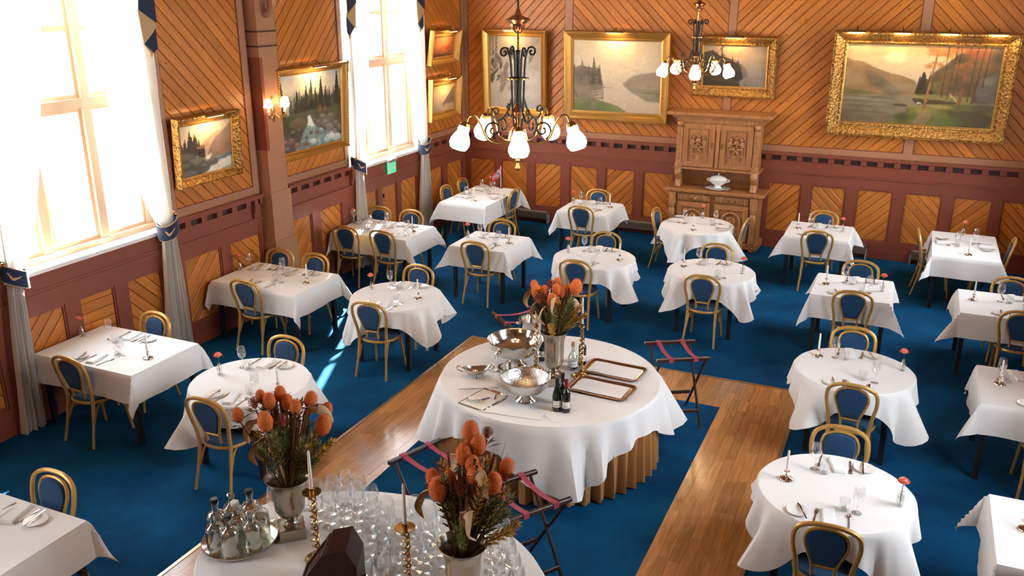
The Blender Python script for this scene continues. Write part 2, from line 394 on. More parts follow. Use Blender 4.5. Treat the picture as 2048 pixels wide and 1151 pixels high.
def planks(wall, root, u0, u1, z0, z1, ang, w=0.12, n0=0.0, th=0.014, gap=0.007):
    d = (math.cos(ang), math.sin(ang)); p = (-d[1], d[0])
    cs = [(u, z) for u in (u0, u1) for z in (z0, z1)]
    lo = min(p[0]*u + p[1]*z for u, z in cs); hi = max(p[0]*u + p[1]*z for u, z in cs)
    k = math.floor(lo / w)
    while k * w < hi:
        a, b_ = k*w + gap/2, (k+1)*w - gap/2; k += 1
        poly = clip([(u0,z0),(u1,z0),(u1,z1),(u0,z1)], p[0], p[1], b_)
        if len(poly) >= 3: poly = clip(poly, -p[0], -p[1], -a)
        if len(poly) < 3: continue
        cu = sum(q[0] for q in poly)/len(poly); cz = sum(q[1] for q in poly)/len(poly)
        loc = [((q[0]-cu)*d[0] + (q[1]-cz)*d[1], (q[0]-cu)*p[0] + (q[1]-cz)*p[1]) for q in poly]
        if max(q[0] for q in loc) - min(q[0] for q in loc) < 0.03: continue
        up = 1.0
        top = [(x*(1 - 0.004/max(0.05, abs(x))), y*(1 - 0.006/max(0.03, abs(y)))) for x, y in loc]
        mb = MB().loft([[(x, y, 0) for x, y in loc], [(x, y, th - 0.004) for x, y in loc], [(x, y, th) for x, y in top]])
        mobj('plank', mb.mesh('plank', 'pine', False), root, mw=wall.basis(d, cu, cz, n0))

WB, WL = Wall('b'), Wall('l')
UP, DN = PI/4, -PI/4

# ---- back wall
wb = struct('wall_back', MB().box(-0.4, RX + 0.4, 0, 0.3, -0.2, RZ), 'wall_backing', 'back wall of diagonal pine boards above a maroon panelled wainscot', 'wall')
ZB0, ZB1 = 1.64, 1.735       # umber band under the boards
PZ0, PZ1 = 0.281, 1.124      # wainscot panels
BT = 4.75                    # boards built one by one up to here
def upper_bay(wall, root, u0, u1, ang, zt=BT):
    planks(wall, root, u0 + 0.012, u1 - 0.012, ZB1 + 0.012, zt, ang)
    b = MB()
    for (a, c, e, f) in ((u0, u0+0.012, ZB1, zt), (u1-0.012, u1, ZB1, zt), (u0, u1, ZB1, ZB1+0.012)): wall.box(b, a, c, e, f, 0, 0.022)
    part('bead_moulding', b, 'maroon', root, False)
def stile(wall, root, u0, u1, z0, z1, n=0.026, mat='umber'): part('stile', wall.box(MB(), u0, u1, z0, z1, 0, n), mat, root, False)
bays = [(0.11, 2.03, UP), (2.16, 4.87, DN), (4.99, 7.73, UP), (7.86, 9.80, DN)]
for u0, u1, a in bays: upper_bay(WB, wb, u0, u1, a)
for u0, u1 in ((0, 0.11), (2.03, 2.16), (4.87, 4.99), (7.73, 7.86), (9.80, 9.9)): stile(WB, wb, u0, u1, ZB0, BT)
part('upper_boarding', WB.box(MB(), 0, RX, BT, RZ, 0, 0.02), 'plain_wall', wb, False)
def dado(wall, root, u0, u1, panels, z_cap=True, corbels=()):
    """rail, dentils, fascia and the frame round the panels between u0 and u1"""
    if z_cap:
        part('band', wall.box(MB(), u0, u1, ZB0, ZB1, 0, 0.024), 'umber', root, False)
        c = MB(); wall.box(c, u0, u1, 1.605, 1.64, 0, 0.13); wall.box(c, u0, u1, 1.585, 1.605, 0, 0.10); part('cap_rail', c, 'maroon', root, False)
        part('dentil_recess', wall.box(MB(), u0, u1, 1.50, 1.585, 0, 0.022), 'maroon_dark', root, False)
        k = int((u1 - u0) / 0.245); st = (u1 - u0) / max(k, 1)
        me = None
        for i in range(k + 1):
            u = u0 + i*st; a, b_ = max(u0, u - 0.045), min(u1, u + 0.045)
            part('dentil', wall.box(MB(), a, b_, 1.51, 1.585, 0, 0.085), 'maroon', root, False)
        f = MB(); wall.box(f, u0, u1, 1.325, 1.50, 0, 0.045); wall.box(f, u0, u1, 1.30, 1.325, 0, 0.065); part('fascia', f, 'maroon', root, False)
    else:
        f = MB(); wall.box(f, u0, u1, 1.36, 1.52, 0, 0.04); wall.box(f, u0, u1, 1.30, 1.33, 0, 0.065); wall.box(f, u0, u1, 1.33, 1.36, 0, 0.05); part('fascia', f, 'maroon', root, False)
    part('top_rail', wall.box(MB(), u0, u1, PZ1, 1.30, 0, 0.04), 'maroon', root, False)
    b = MB(); wall.box(b, u0, u1, 0.17, PZ0, 0, 0.04); part('bottom_rail', b, 'maroon', root, False)
    xs = [u0] + [e for p in panels for e in p[:2]] + [u1]
    for i in range(0, len(xs), 2):
        if xs[i+1] > xs[i]: part('stile', wall.box(MB(), xs[i], xs[i+1], PZ0, PZ1, 0, 0.04), 'maroon', root, False)
    for a, b_, ang in panels:
        m = MB(); t = 0.022
        for q in ((a, a+t, PZ0, PZ1), (b_-t, b_, PZ0, PZ1), (a+t, b_-t, PZ0, PZ0+t), (a+t, b_-t, PZ1-t, PZ1)): wall.box(m, *q, 0, 0.028)
        part('panel_moulding', m, 'maroon', root, False)
        if ang == 'plain': part('hatch_panel', wall.box(MB(), a+t, b_-t, PZ0+t, PZ1-t, 0, 0.012), 'pine', root, False)
        else: planks(wall, root, a+t, b_-t, PZ0+t, PZ1-t, ang, 0.115, 0, 0.013)
starts = [0.12, 0.79, 1.47, 2.17, 2.86, 3.56, 4.28, 4.99, 5.72, 6.42, 7.13, 7.84, 8.54, 9.22]
dado(WB, wb, 0.0, RX, [(s, s + 0.545, UP if i % 2 == 0 else DN) for i, s in enumerate(starts) if i not in (6, 7)])
bb = MB(); WB.box(bb, 0, RX, 0, 0.15, 0, 0.055); WB.box(bb, 0, RX, 0.15, 0.17, 0, 0.045)
tag(mobj('baseboard_back', bb.mesh('baseboard_back', 'maroon', False)), 'tall maroon skirting board along the back wall', 'baseboard', kind='structure')

# ---- left wall with window openings

def wall_with_openings(x0, x1, wins):
    ys = sorted([RY - 0.3, 0.0] + [e for w in wins for e in w])
    m = MB(); m.box(x0, x1, RY - 0.3, 0.0, -0.2, WZ0 - 0.03); m.box(x0, x1, RY - 0.3, 0.0, WZ1, RZ)
    for i in range(0, len(ys), 2): m.box(x0, x1, ys[i], ys[i+1], WZ0 - 0.03, WZ1)
    return m
wl = struct('wall_left', wall_with_openings(-0.35, 0, WINS_L + [WIN_REAR]), 'wall_backing', 'window wall of diagonal pine boards above a maroon panelled wainscot', 'wall')
wr = struct('wall_right', wall_with_openings(RX, RX + 0.35, WINS_L), 'plain_wall', 'right hand hall wall with tall windows', 'wall')
struct('wall_rear', MB().box(-0.4, RX + 0.4, RY - 0.3, RY, -0.2, RZ), 'plain_wall', 'rear hall wall behind the gallery', 'wall')
for u0, u1, a in ((-1.50, -0.11, DN), (-5.42, -4.02, UP), (-7.50, -6.13, DN), (-11.45, -9.98, UP)): upper_bay(WL, wl, u0, u1, a)
for u0, u1 in ((-0.11, 0), (-1.68, -1.50), (-4.02, -3.92), (-5.55, -5.42), (-6.13, -6.02), (-7.68, -7.50), (-9.98, -9.85), (-11.6, -11.45)): stile(WL, wl, u0, u1, ZB0, BT)
for u0, u1 in ((-1.68, 0), (-7.68, -3.92), (-11.6, -9.85)): part('upper_boarding', WL.box(MB(), u0, u1, BT, RZ, 0, 0.02), 'plain_wall', wl, False)
dado(WL, wl, -1.68, -0.0, [(-1.57, -0.98, UP), (-0.79, -0.17, DN)])
dado(WL, wl, -5.52, -3.92, [(-5.48, -4.95, UP), (-4.75, -4.19, DN)])
dado(WL, wl, -7.68, -6.05, [(-7.50, -6.86, UP), (-6.69, -6.09, DN)])
dado(WL, wl, -11.6, -9.85, [(-11.4, -10.8, UP), (-10.6, -10.0, DN)])
dado(WL, wl, -9.85, -7.68, [(-9.72, -9.20, UP), (-9.02, -8.55, 0.0), (-8.38, -7.86, DN)], False)
dado(WL, wl, -3.92, -1.68, [(-3.72, -3.19, UP), (-3.05, -2.59, 'plain'), (-2.46, -1.92, DN)], False)
part('hatch_latch', MB().box(0.012, 0.03, -3.0, -2.975, 0.93, 1.0), 'black_metal', wl, False)
for yy in (-7.66, -6.2, -3.94, -1.66): # small corbels at the ends of the rail
    c = MB(); c.box(0.04, 0.11, yy - 0.035, yy + 0.035, 1.42, 1.585); c.box(0.04, 0.085, yy - 0.03, yy + 0.03, 1.34, 1.42); part('corbel', c, 'maroon', wl, False)
bb = MB(); WL.box(bb, -11.6, 0, 0, 0.15, 0, 0.055); WL.box(bb, -11.6, 0, 0.15, 0.17, 0, 0.045)
tag(mobj('baseboard_left', bb.mesh('baseboard_left', 'maroon', False)), 'tall maroon skirting board along the window wall', 'baseboard', kind='structure')
WR = Wall('r')      # the right wall carries the same wainscot, seen only from the side
for a, b_, cap in ((-1.68, -0.06, True), (-3.92, -1.68, False), (-7.68, -3.92, True)):
    n_ = round((b_ - a)/0.7); st = (b_ - a)/n_
    dado(WR, wr, a, b_, [(a + i*st + 0.08, a + (i+1)*st - 0.08, 'plain') for i in range(n_)], cap)
    for i in range(n_ + 1):
        if cap: part('stile', WR.box(MB(), max(a, a + i*st - 0.05), min(b_, a + i*st + 0.05), ZB1, BT, 0, 0.024), 'umber', wr, False)
# pilaster between the windows
pl = tag(thing('trim_1', 'tall stepped umber pilaster between the two windows', 'pilaster'), kind='structure')
q = MB(); q.box(0, 0.18, -5.98, -5.62, 1.64, RZ); part('shaft', q, 'umber', pl, False)
q = MB(); q.box(0, 0.22, -6.02, -5.56, 0.0, 0.98); part('plinth', q, 'umber', pl, False)
q = MB(); q.box(0, 0.20, -6.0, -5.59, 0.98, 1.64); part('shaft_foot', q, 'umber', pl, False)
for z in (3.50, 3.68): part('red_band', MB().box(0, 0.187, -5.987, -5.613, z, z + 0.022), 'maroon_dark', pl, False)
q = MB(); q.tube(spline([(0.18,-5.80,3.90),(0.26,-5.80,3.93),(0.30,-5.80,4.05),(0.24,-5.80,4.15),(0.22,-5.80,4.4)], 5), 0.05, 8); part('console_scroll', q, 'umber', pl)
q = MB(); q.box(0, 0.186, -5.985, -5.93, 2.2, 3.38); part('chamfer_panel', q, 'maroon', pl, False)

# ---- windows
def window(name, x, sgn, y0, y1, label):
    w = tag(thing(name, label, 'window'), kind='structure')
    xx = lambda a, b_: (min(x - sgn*a, x - sgn*b_), max(x - sgn*a, x - sgn*b_))
    def bx(nm, a, b_, u0, u1, z0, z1, mat='sash_paint'): p_, q_ = xx(a, b_); return part(nm, MB().box(p_, q_, u0, u1, z0, z1), mat, w, False)
    bx('sill', -0.06, 0.35, y0, y1, WZ0 - 0.03, WZ0 + 0.01, 'white_paint')
    bx('reveal', 0.0, 0.35, y0, y0 + 0.02, WZ0, WZ1, 'white_paint'); bx('reveal', 0.0, 0.35, y1 - 0.02, y1, WZ0, WZ1, 'white_paint')
    wd = (y1 - y0) / 3
    for u in (y0 + 0.06, y1 - 0.06): bx('jamb', 0.16, 0.26, u - 0.045, u + 0.045, WZ0, WZ1)
    for i in (1, 2):
        u = y0 + i*wd; mu = bx('mullion', 0.14, 0.27, u - 0.05, u + 0.05, WZ0, WZ1)
    bx('bottom_rail', 0.13, 0.28, y0 + 0.021, y1 - 0.021, WZ0, WZ0 + 0.07); bx('transom', 0.13, 0.28, y0 + 0.021, y1 - 0.021, 3.03, 3.13); bx('head', 0.13, 0.28, y0 + 0.021, y1 - 0.021, WZ1 - 0.1, WZ1)
    for i in range(3):
        a, b_ = y0 + i*wd + (0.105 if i == 0 else 0.05), y0 + (i+1)*wd - (0.105 if i == 2 else 0.05)
        for z0, z1 in ((WZ0 + 0.07, 3.03), (3.13, WZ1 - 0.1)):
            f = MB(); t = 0.04; p_, q_ = xx(0.18, 0.23)
            f.box(p_, q_, a, a+t, z0, z1); f.box(p_, q_, b_-t, b_, z0, z1); f.box(p_, q_, a+t, b_-t, z0, z0+t); f.box(p_, q_, a+t, b_-t, z1-t, z1)
            if z0 > 3: f.box(p_, q_, a+t, b_-t, 3.80, 3.86)
            s = part('sash', f, 'sash_paint', w, False)
            p2, q2 = xx(0.203, 0.207); part('pane', MB().box(p2, q2, a+t, b_-t, z0+t, z1-t), 'pane', s, False)
window('window_1', 0, 1, *WINS_L[0], 'tall bright three-light window at the left picture edge')
window('window_2', 0, 1, *WINS_L[1], 'tall bright three-light window near the far left corner')
window('window_3', 0, 1, *WIN_REAR, 'tall left hand window beside the gallery')
for i, w in enumerate(WINS_L): window('window_%d' % (i + 4), RX, -1, *w, ['tall right hand window facing the near left one', 'tall right hand window facing the far left one', 'tall right hand window level with the gallery'][i])
gr = struct('ground_outside', MB().box(-60, -0.5, -60, 40, -0.6, -0.5).box(RX + 0.5, 60, -60, 40, -0.6, -0.5), 'ground_out', 'pale ground outside the windows', 'ground')
# ================================================================== chairs
def make_chair():
    k = Kit('bentwood_chair', 'chair')
    # seat
    def outline(s=1.0, n=28):
        o = []
        for i in range(n):
            a = 2*PI*i/n; x = 0.205*math.copysign(abs(math.cos(a))**0.8, math.cos(a)); y = 0.205*math.copysign(abs(math.sin(a))**0.85, math.sin(a))
            o.append((x*s*(1 + 0.10*y/0.2), y*s))
        return o
    so = outline()
    k.p('seat', MB().loft([[(x*sc, y*sc, z) for x, y in so] for sc, z in ((0.97, 0.435), (1.0, 0.455), (0.96, 0.475), (0.75, 0.488), (0.3, 0.492))]), 'blue_velvet')
    k.p('seat_frame', MB().loft([[(x*sc, y*sc, z) for x, y in so] for sc, z in ((0.9, 0.415), (1.03, 0.415), (1.06, 0.43), (1.04, 0.447), (0.9, 0.45))], True), 'chair_gold')
    for s in (-1, 1):
        k.p('front_leg', MB().tube(spline([(s*0.165,0.155,0.43),(s*0.178,0.18,0.25),(s*0.195,0.215,0.0)], 5), [0.017]*6 + [0.014]*5, 8), 'chair_gold')
    for s in (-1, 1):
        k.p('rear_leg', MB().tube(spline([(s*0.172,-0.175,0.47),(s*0.175,-0.20,0.30),(s*0.195,-0.27,0.0)], 5), [0.018]*6 + [0.014]*5, 8), 'chair_gold')
    hoop = [(-0.172,-0.175,0.44),(-0.185,-0.195,0.58),(-0.212,-0.225,0.74),(-0.195,-0.25,0.855),(-0.11,-0.268,0.91),(0,-0.273,0.922),(0.11,-0.268,0.91),(0.195,-0.25,0.855),(0.212,-0.225,0.74),(0.185,-0.195,0.58),(0.172,-0.175,0.44)]
    k.p('back_hoop', MB().tube(spline(hoop, 5), 0.0175, 8), 'chair_gold')
    by = lambda z: -0.178 - (z - 0.46)*0.185
    inn = [(-0.072, 0.45), (-0.078, 0.56), (-0.118, 0.68), (-0.140, 0.77), (-0.118, 0.845), (-0.06, 0.878), (0, 0.886)]
    ctrl = [(x, by(z), z) for x, z in inn] + [(-x, by(z), z) for x, z in inn[:-1][::-1]]
    k.p('inner_hoop', MB().tube(spline(ctrl, 4), 0.0125, 8), 'chair_gold')
    k.p('cross_bar', MB().tube([(-0.075, by(0.555), 0.555), (0.075, by(0.555), 0.555)], 0.012, 8), 'chair_gold')
    pin = [(-0.070, 0.57), (-0.108, 0.68), (-0.128, 0.77), (-0.107, 0.838), (-0.055, 0.868), (0, 0.875)]
    po = [(p.x, p.z) for p in spline([(x, 0, z) for x, z in pin] + [(-x, 0, z) for x, z in pin[:-1][::-1]], 3)]
    cz = 0.74
    rings = []
    for off, sc in ((-0.018, 0.6), (-0.016, 0.93), (-0.006, 1.0), (0.008, 1.0), (0.024, 0.93), (0.030, 0.6)):
        rings.append([(x*sc, by(cz + (z-cz)*sc) + off, cz + (z-cz)*sc) for x, z in po])
    k.p('backrest', MB().loft(rings), 'blue_velvet')
    for sx in (-1, 1):
        for a, m_, b_ in (((sx*0.177,0.185,0.22),(sx*0.165,0.12,0.37),(sx*0.12,0.03,0.42)), ((sx*0.175,-0.205,0.22),(sx*0.16,-0.13,0.37),(sx*0.12,-0.02,0.42))):
            k.p('leg_brace', MB().tube(spline([a, ((a[0]+m_[0])/2, (a[1]*0.45+m_[1]*0.55), 0.315), m_, b_], 4), 0.011, 6), 'chair_gold')
    return k
CHAIR = make_chair()

# ================================================================== tables
TZ = 0.75
def leg_mesh():
    return MB().bbox(-0.025, 0.025, -0.025, 0.025, 0, TZ - 0.03, 0.004).mesh('leg', 'black_metal', False)
LEG = leg_mesh()
def drape_rect(w, d, h, seed, z=0.766, xmin=-99):
    R = random.Random(seed); ph = [R.uniform(0, 6.28) for _ in range(8)]
    def axis(a):
        inner = [-a + 2*a*i/10 for i in range(11)]; ext = [h*i/9 for i in range(1, 10)]
        return [-a - e for e in ext[::-1]] + inner + [a + e for e in ext]
    P = []
    for x in axis(w):
        row = []
        for y in axis(d):
            ax, ay = max(0, abs(x) - w), max(0, abs(y) - d); sx, sy = math.copysign(1, x), math.copysign(1, y)
            s = math.hypot(ax, ay); bx, by = min(w, abs(x))*sx, min(d, abs(y))*sy
            if s < 1e-6: row.append((x, y, z)); continue
            phi = math.atan2(ay, ax); cor = math.sin(2*phi)
            t = y if ax > ay else x
            wav = 0.045*math.sin(t*7 + ph[0] + sx) + 0.035*math.sin(t*13 + ph[1] + 2*sy)
            fl_ = 0.10 + wav + 0.28*cor**1.3 + 0.10*math.sin(4*phi + ph[2])*cor
            lift = 0.012
            out = lift*min(1, s/0.03) + s*fl_
            dz = s*math.sqrt(max(0.2, 1 - fl_*fl_*0.8))
            px = bx + sx*out*math.cos(phi); py = by + sy*out*math.sin(phi)
            # the corner folds fall to one side a little
            tw = 0.22*s*cor*math.sin(ph[3] + sx + 2*sy)
            row.append((max(xmin + 0.004*math.sin(y*9), px - sx*tw*math.sin(phi)), py + sy*tw*math.cos(phi), z - max(0, dz - 0.006)))
        P.append(row)
    return MB().grid(P)
def drape_round(r, side, corner, rot, seed, z=0.766, nfold=3, amp=0.13, zmin=0.02, sharp=1.6):
    R = random.Random(seed); ph = [R.uniform(0, 6.28) for _ in range(8)]
    NT, NR = 160, 12; P = []
    rs = [0.0004, r*0.5, r*0.9, r]
    for j in range(NT + 1):
        th = 2*PI*j/NT; a = th - rot
        c4_ = (0.5 - 0.5*math.cos(4*a))       # 1 at the corners, 0 at the sides
        ext = side + (corner - side)*c4_**sharp
        row = [(q*math.cos(th), q*math.sin(th), z) for q in rs]
        for i in range(1, NR + 1):
            s = ext*i/NR
            w1 = math.sin(nfold*4*a + ph[0]); w2 = math.sin((nfold*4+5)*th + ph[1])
            f = 0.09 + amp*1.5*c4_**3 + amp*0.75*(abs(w1)**0.7*math.copysign(1, w1))*(0.55 + 0.6*c4_) + amp*0.5*w2
            f = max(-0.01, f)
            out = 0.012 + s*f
            tw = 0.10*s*math.sin(8*a + ph[2])*c4_
            dz = s*math.sqrt(max(0.3, 1 - f*f))
            row.append(((r+out)*math.cos(th) - tw*math.sin(th), (r+out)*math.sin(th) + tw*math.cos(th), max(zmin, z - max(0, dz - 0.006))))
        P.append(row)
    mb = MB().grid(P); return mb

# tables: key: (shape, cx, cy, sx, sy, cloth turn, description)
T = {
 'T1': ('r', 0.755, -9.25, 1.30, 0.88, 0, 'table under the near left window'),
 'T2': ('r', 0.75, -6.73, 1.28, 0.88, 0, 'table beside the sconce pilaster'),
 'T3': ('r', 0.73, -4.15, 1.26, 0.86, 0, 'sunlit table under the far window'),
 'T4': ('r', 1.10, -1.55, 0.86, 1.46, 0, 'flag table in the far corner'),
 'T5': ('r', 2.49, -4.12, 0.86, 0.86, 0, 'square table nearest the flag table'),
 'T6': ('r', 3.12, -1.57, 0.84, 0.88, 0, 'square table left of the sideboard'),
 'T7': ('c', 5.00, -2.00, 1.08, 0, 0.45, 'round table in front of the sideboard'),
 'T8': ('c', 4.12, -4.26, 1.08, 0, 0.25, 'round table behind the centre bouquet'),
 'T9': ('c', 5.69, -4.22, 1.08, 0, 0.10, 'round table behind the right tray stand'),
 'T10': ('r', 6.74, -1.60, 0.90, 0.90, 0, 'square table right of the sideboard'),
 'T11': ('r', 7.40, -4.18, 0.88, 0.90, 0, 'square table behind the two right-hand rounds'),
 'T12': ('r', 8.70, -1.60, 0.84, 1.40, 0, 'long table in the far right corner'),
 'T13': ('r', 9.01, -4.16, 0.88, 0.90, 0, 'farthest of three right-edge tables'),
 'T14': ('c', 7.60, -6.76, 1.08, 0, 0.15, 'round table at the parquet corner'),
 'T15': ('c', 7.64, -9.10, 1.08, 0, 0.05, 'round table at the lower right'),
 'T16': ('r', 9.12, -6.61, 0.88, 0.92, 0, 'middle one of three right-edge tables'),
 'T17': ('r', 9.10, -9.14, 0.88, 0.90, 0, 'nearest of three right-edge tables'),
 'T18': ('c', 2.50, -6.70, 1.06, 0, 0.30, 'round table beside the sunlit carpet streaks'),
 'T19': ('c', 2.50, -9.32, 1.08, 0, 0.40, 'round table behind the left front bouquet'),
 'T20': ('r', 2.53, -12.04, 0.90, 0.88, 0, 'table in the lower left corner'),
}
for i, (k, (sh, cx, cy, sx, sy, rt, ds)) in enumerate(T.items()):
    t = thing('dining_table', 'black-legged ' + ds, 'table', (cx, cy, 0), 0, 'dining tables')
    if sh == 'r':
        mobj('tabletop', MB().bbox(-sx/2, sx/2, -sy/2, sy/2, TZ - 0.03, TZ + 0.01, 0.006).mesh('tabletop', 'dark_stain', False), t)
        lx, ly = sx/2 - 0.06, sy/2 - 0.06
    else:
        mobj('tabletop', MB().lathe([(sx/2 - 0.01, TZ - 0.03), (sx/2, TZ - 0.02), (sx/2, TZ + 0.005), (sx/2 - 0.01, TZ + 0.01)], 40).mesh('tabletop', 'dark_stain'), t)
        lx = ly = sx/2*0.62
    for a in (-1, 1):
        for b_ in (-1, 1): mobj('leg', LEG, t, (a*lx, b_*ly, 0))
    if sh == 'r': cl = drape_rect(sx/2, sy/2, 0.29, i + 3, xmin=0.075 - cx)
    else: cl = drape_round(sx/2, 0.20, 0.50, rt, i + 20, nfold=random.choice((3, 4)), amp=0.19, sharp=2.2)
    solid('tablecloth', cl, 'cloth', 'white linen cloth on the ' + ds, 'tablecloth', (cx, cy, 0), 0, 'white tablecloths')

# chairs: table, side, position along the side
SIDE = {'N': (0, -1, 0, 'near'), 'F': (0, 1, PI, 'far'), 'W': (-1, 0, -PI/2, 'left'), 'E': (1, 0, PI/2, 'right')}
SEATS = [('T1','N',0.80,''),('T1','F',0.66,''),('T2','N',0.78,''),('T2','F',0.36,'window-side far'),('T2','F',0.91,'aisle-side far'),
 ('T3','N',0.44,'window-side near'),('T3','N',1.09,'aisle-side near'),('T3','F',0.29,'window-side far'),('T3','F',0.86,'aisle-side far'),
 ('T4','W',-1.72,'nearer left'),('T4','W',-1.08,'farther left'),('T4','E',-1.48,''),('T5','N',2.55,''),('T5','F',2.41,''),('T6','N',3.18,''),('T6','F',3.05,''),
 ('T7','W',-1.86,''),('T7','E',-1.95,''),('T8','N',4.10,''),('T8','F',4.05,''),('T9','N',5.73,''),('T9','F',5.61,''),('T10','N',6.76,''),('T10','F',6.73,''),
 ('T11','N',7.43,''),('T11','F',7.44,''),('T12','W',-1.55,''),('T12','E',-1.55,''),('T13','N',9.17,''),('T13','F',9.16,''),('T14','N',7.64,''),('T14','F',7.55,''),
 ('T15','N',7.64,''),('T15','F',7.62,''),('T16','N',9.25,''),('T18','N',2.54,''),('T18','F',2.40,''),('T19','N',2.60,''),('T19','F',2.38,''),('T20','F',2.47,'')]
places = []
for k, sd_, c, alt in SEATS:
    sh, cx, cy, sx, sy, rt, ds = T[k]; dx, dy, rz, nm = SIDE[sd_]
    hx, hy = (sx/2, sy/2) if sh == 'r' else (sx/2, sx/2)
    if dx == 0: u = c - cx; edge = hy if sh == 'r' else math.sqrt(hx*hx - u*u)*1.0; x, y = c, cy + dy*(edge - 0.075)
    else: u = c - cy; edge = hx if sh == 'r' else math.sqrt(hx*hx - u*u); x, y = cx + dx*(edge - 0.075), c
    CHAIR.spawn((x, y, 0), rz + random.uniform(-0.06, 0.06), 'gilded blue-padded bentwood chair, %s side of %s' % (alt or nm, ds), 'blue and gold dining chairs')
    places.append((k, sd_, c, alt or nm, edge, dx, dy, rz))
for k, sd_, c, alt, e in (('T16','F',9.0,'far',0.46), ('T17','F',9.05,'far',0.45), ('T20','N',2.45,'near',0.44)):
    dx, dy, rz, nm = SIDE[sd_]; places.append((k, sd_, c, alt, e, dx, dy, rz))

# ================================================================== table ware
wine = Kit('wine_glass', 'glass')
wprof = [(0.001,0.0),(0.034,0.001),(0.034,0.003),(0.012,0.006),(0.0045,0.012),(0.004,0.085),(0.012,0.095),(0.034,0.115),(0.0425,0.145),(0.038,0.185),(0.031,0.215)]
wine.p('wine_glass', MB().lathe(wprof, 18, caps=False), 'glass')
tumb = Kit('tumbler', 'glass'); tumb.p('tumbler', MB().lathe([(0.001,0.004),(0.032,0.002),(0.034,0.006),(0.036,0.085),(0.0345,0.085),(0.032,0.012),(0.001,0.010)], 18, caps=False), 'glass')
plate = Kit('side_plate', 'plate'); plate.p('side_plate', MB().lathe([(0.04,0.0),(0.05,0.003),(0.078,0.013),(0.080,0.016),(0.076,0.016),(0.05,0.007),(0.001,0.006)], 28), 'porcelain')
knife = Kit('butter_knife', 'knife')
knife.p('butter_knife', MB().prism([(-0.004,-0.10),(0.005,-0.10),(0.0065,-0.05),(0.004,0.0),(0.009,0.02),(0.010,0.07),(0.004,0.105),(-0.003,0.10),(-0.003,0.0),(-0.0055,-0.05)], 0, 0.004), 'cutlery', smooth=False)
fork = Kit('fork', 'fork'); f = MB().prism([(-0.006,-0.10),(0.006,-0.10),(0.003,0.0),(0.005,0.03),(0.012,0.045),(0.012,0.058),(-0.012,0.058),(-0.012,0.045),(-0.005,0.03),(-0.003,0.0)], 0.001, 0.005)
for i in range(4): f.box(-0.012 + i*0.0072, -0.0095 + i*0.0072, 0.058, 0.10, 0.002, 0.005)
fork.p('fork', f, 'cutlery', smooth=False)
spoon = Kit('spoon', 'spoon'); spoon.p('spoon', MB().prism([(-0.006,-0.10),(0.006,-0.10),(0.003,0.0),(0.004,0.045),(-0.004,0.045),(-0.003,0.0)], 0.002, 0.006).ball((0, 0.068, 0.006), 0.02, 12, 6, (0.95, 1.55, 0.3)), 'cutlery')
nap = Kit('napkin', 'napkin')
nm_ = MB()
for i in range(3):
    c = i*0.004; nm_.bbox(-0.045 + c, 0.045 - c*0.5, -0.115 + c, 0.115 - c, 0.001 + i*0.007, 0.0075 + i*0.007, 0.003)
nap.p('napkin', nm_, 'napkin', smooth=False)
TT = 0.767
for k, sd_, c, alt, edge, dx, dy, rz in places:
    sh, cx, cy, sx, sy, rt, ds = T[k]
    ox, oy = (c, cy + dy*edge) if dx == 0 else (cx + dx*edge, c)
    cr, sr = math.cos(rz), math.sin(rz)
    def put(kit, u, v, rot, what, group, z=TT):
        # u to the sitter's right, v away from the sitter
        x = ox + u*cr - v*sr; y = oy + u*sr + v*cr
        if k == 'T20' and sd_ == 'F': pass
        kit.spawn((x, y, z), rz + rot, '%s at %s seat of %s' % (what, alt, ds), group)
    j = lambda a=0.015: random.uniform(-a, a)
    put(plate, -0.205 + j(), 0.14 + j(), 0, 'white side plate', 'side plates')
    put(knife, -0.185 + j(0.005), 0.14 + j(), 0.25 + j(0.2), 'butter knife resting on plate', 'butter knives', TT + 0.016)
    put(fork, -0.098 + j(0.006), 0.15 + j(), j(0.12), 'dinner fork', 'dinner forks')
    put(nap, 0.0 + j(), 0.15 + j(), 0.25 + j(0.15), 'folded white napkin', 'folded napkins')
    put(spoon, 0.125 + j(0.005), 0.15 + j(), j(0.12), 'dessert spoon', 'dessert spoons')
    put(wine, 0.15 + j(0.02), 0.30 + j(0.02), 0, 'stemmed wine glass', 'wine glasses on the dining tables')
    put(tumb, 0.065 + j(0.02), 0.325 + j(0.02), 0, 'small water tumbler', 'water tumblers')

# bud vases with a carnation, candlesticks with a candle
bud = Kit('bud_vase', 'vase'); bud.p('bud_vase', MB().lathe([(0.001,0.004),(0.024,0.002),(0.0265,0.01),(0.0265,0.075),(0.013,0.094),(0.012,0.108),(0.0145,0.112)], 14, caps=False), 'bottle_glass')
carn = Kit('carnation', 'flower')
carn.p('stem', MB().tube(spline([(0.004,0,0.008),(0.0,0.004,0.10),(0.008,0.0,0.19)], 5), 0.0026, 6).prism([(-0.001,0),(0.012,0.004),(0.03,0.0),(0.012,-0.002)], 0.12, 0.1215), 'stem_green')
bl = MB()
for lay_, (n, r0, zz) in enumerate(((9, 0.030, 0.192), (8, 0.024, 0.203), (6, 0.014, 0.211))):
    for i in range(n):
        a = 2*PI*i/n + lay_*0.4; w_ = 0.42
        ring = []
        for q, rr_, z_ in ((a - w_, r0*0.9, zz + 0.004), (a - w_*0.4, r0*1.08, zz + 0.007), (a + w_*0.1, r0*0.96, zz + 0.003), (a + w_*0.6, r0*1.08, zz + 0.008), (a + w_, r0*0.9, zz + 0.004)):
            ring.append((0.008 + rr_*math.cos(q), rr_*math.sin(q), z_))
        bl.add([(0.008, 0, zz - 0.012)] + ring, [(0, m_, m_+1) for m_ in range(1, 5)])
bl.ball((0.008, 0, 0.198), 0.02, 10, 6, (1, 1, 0.75))
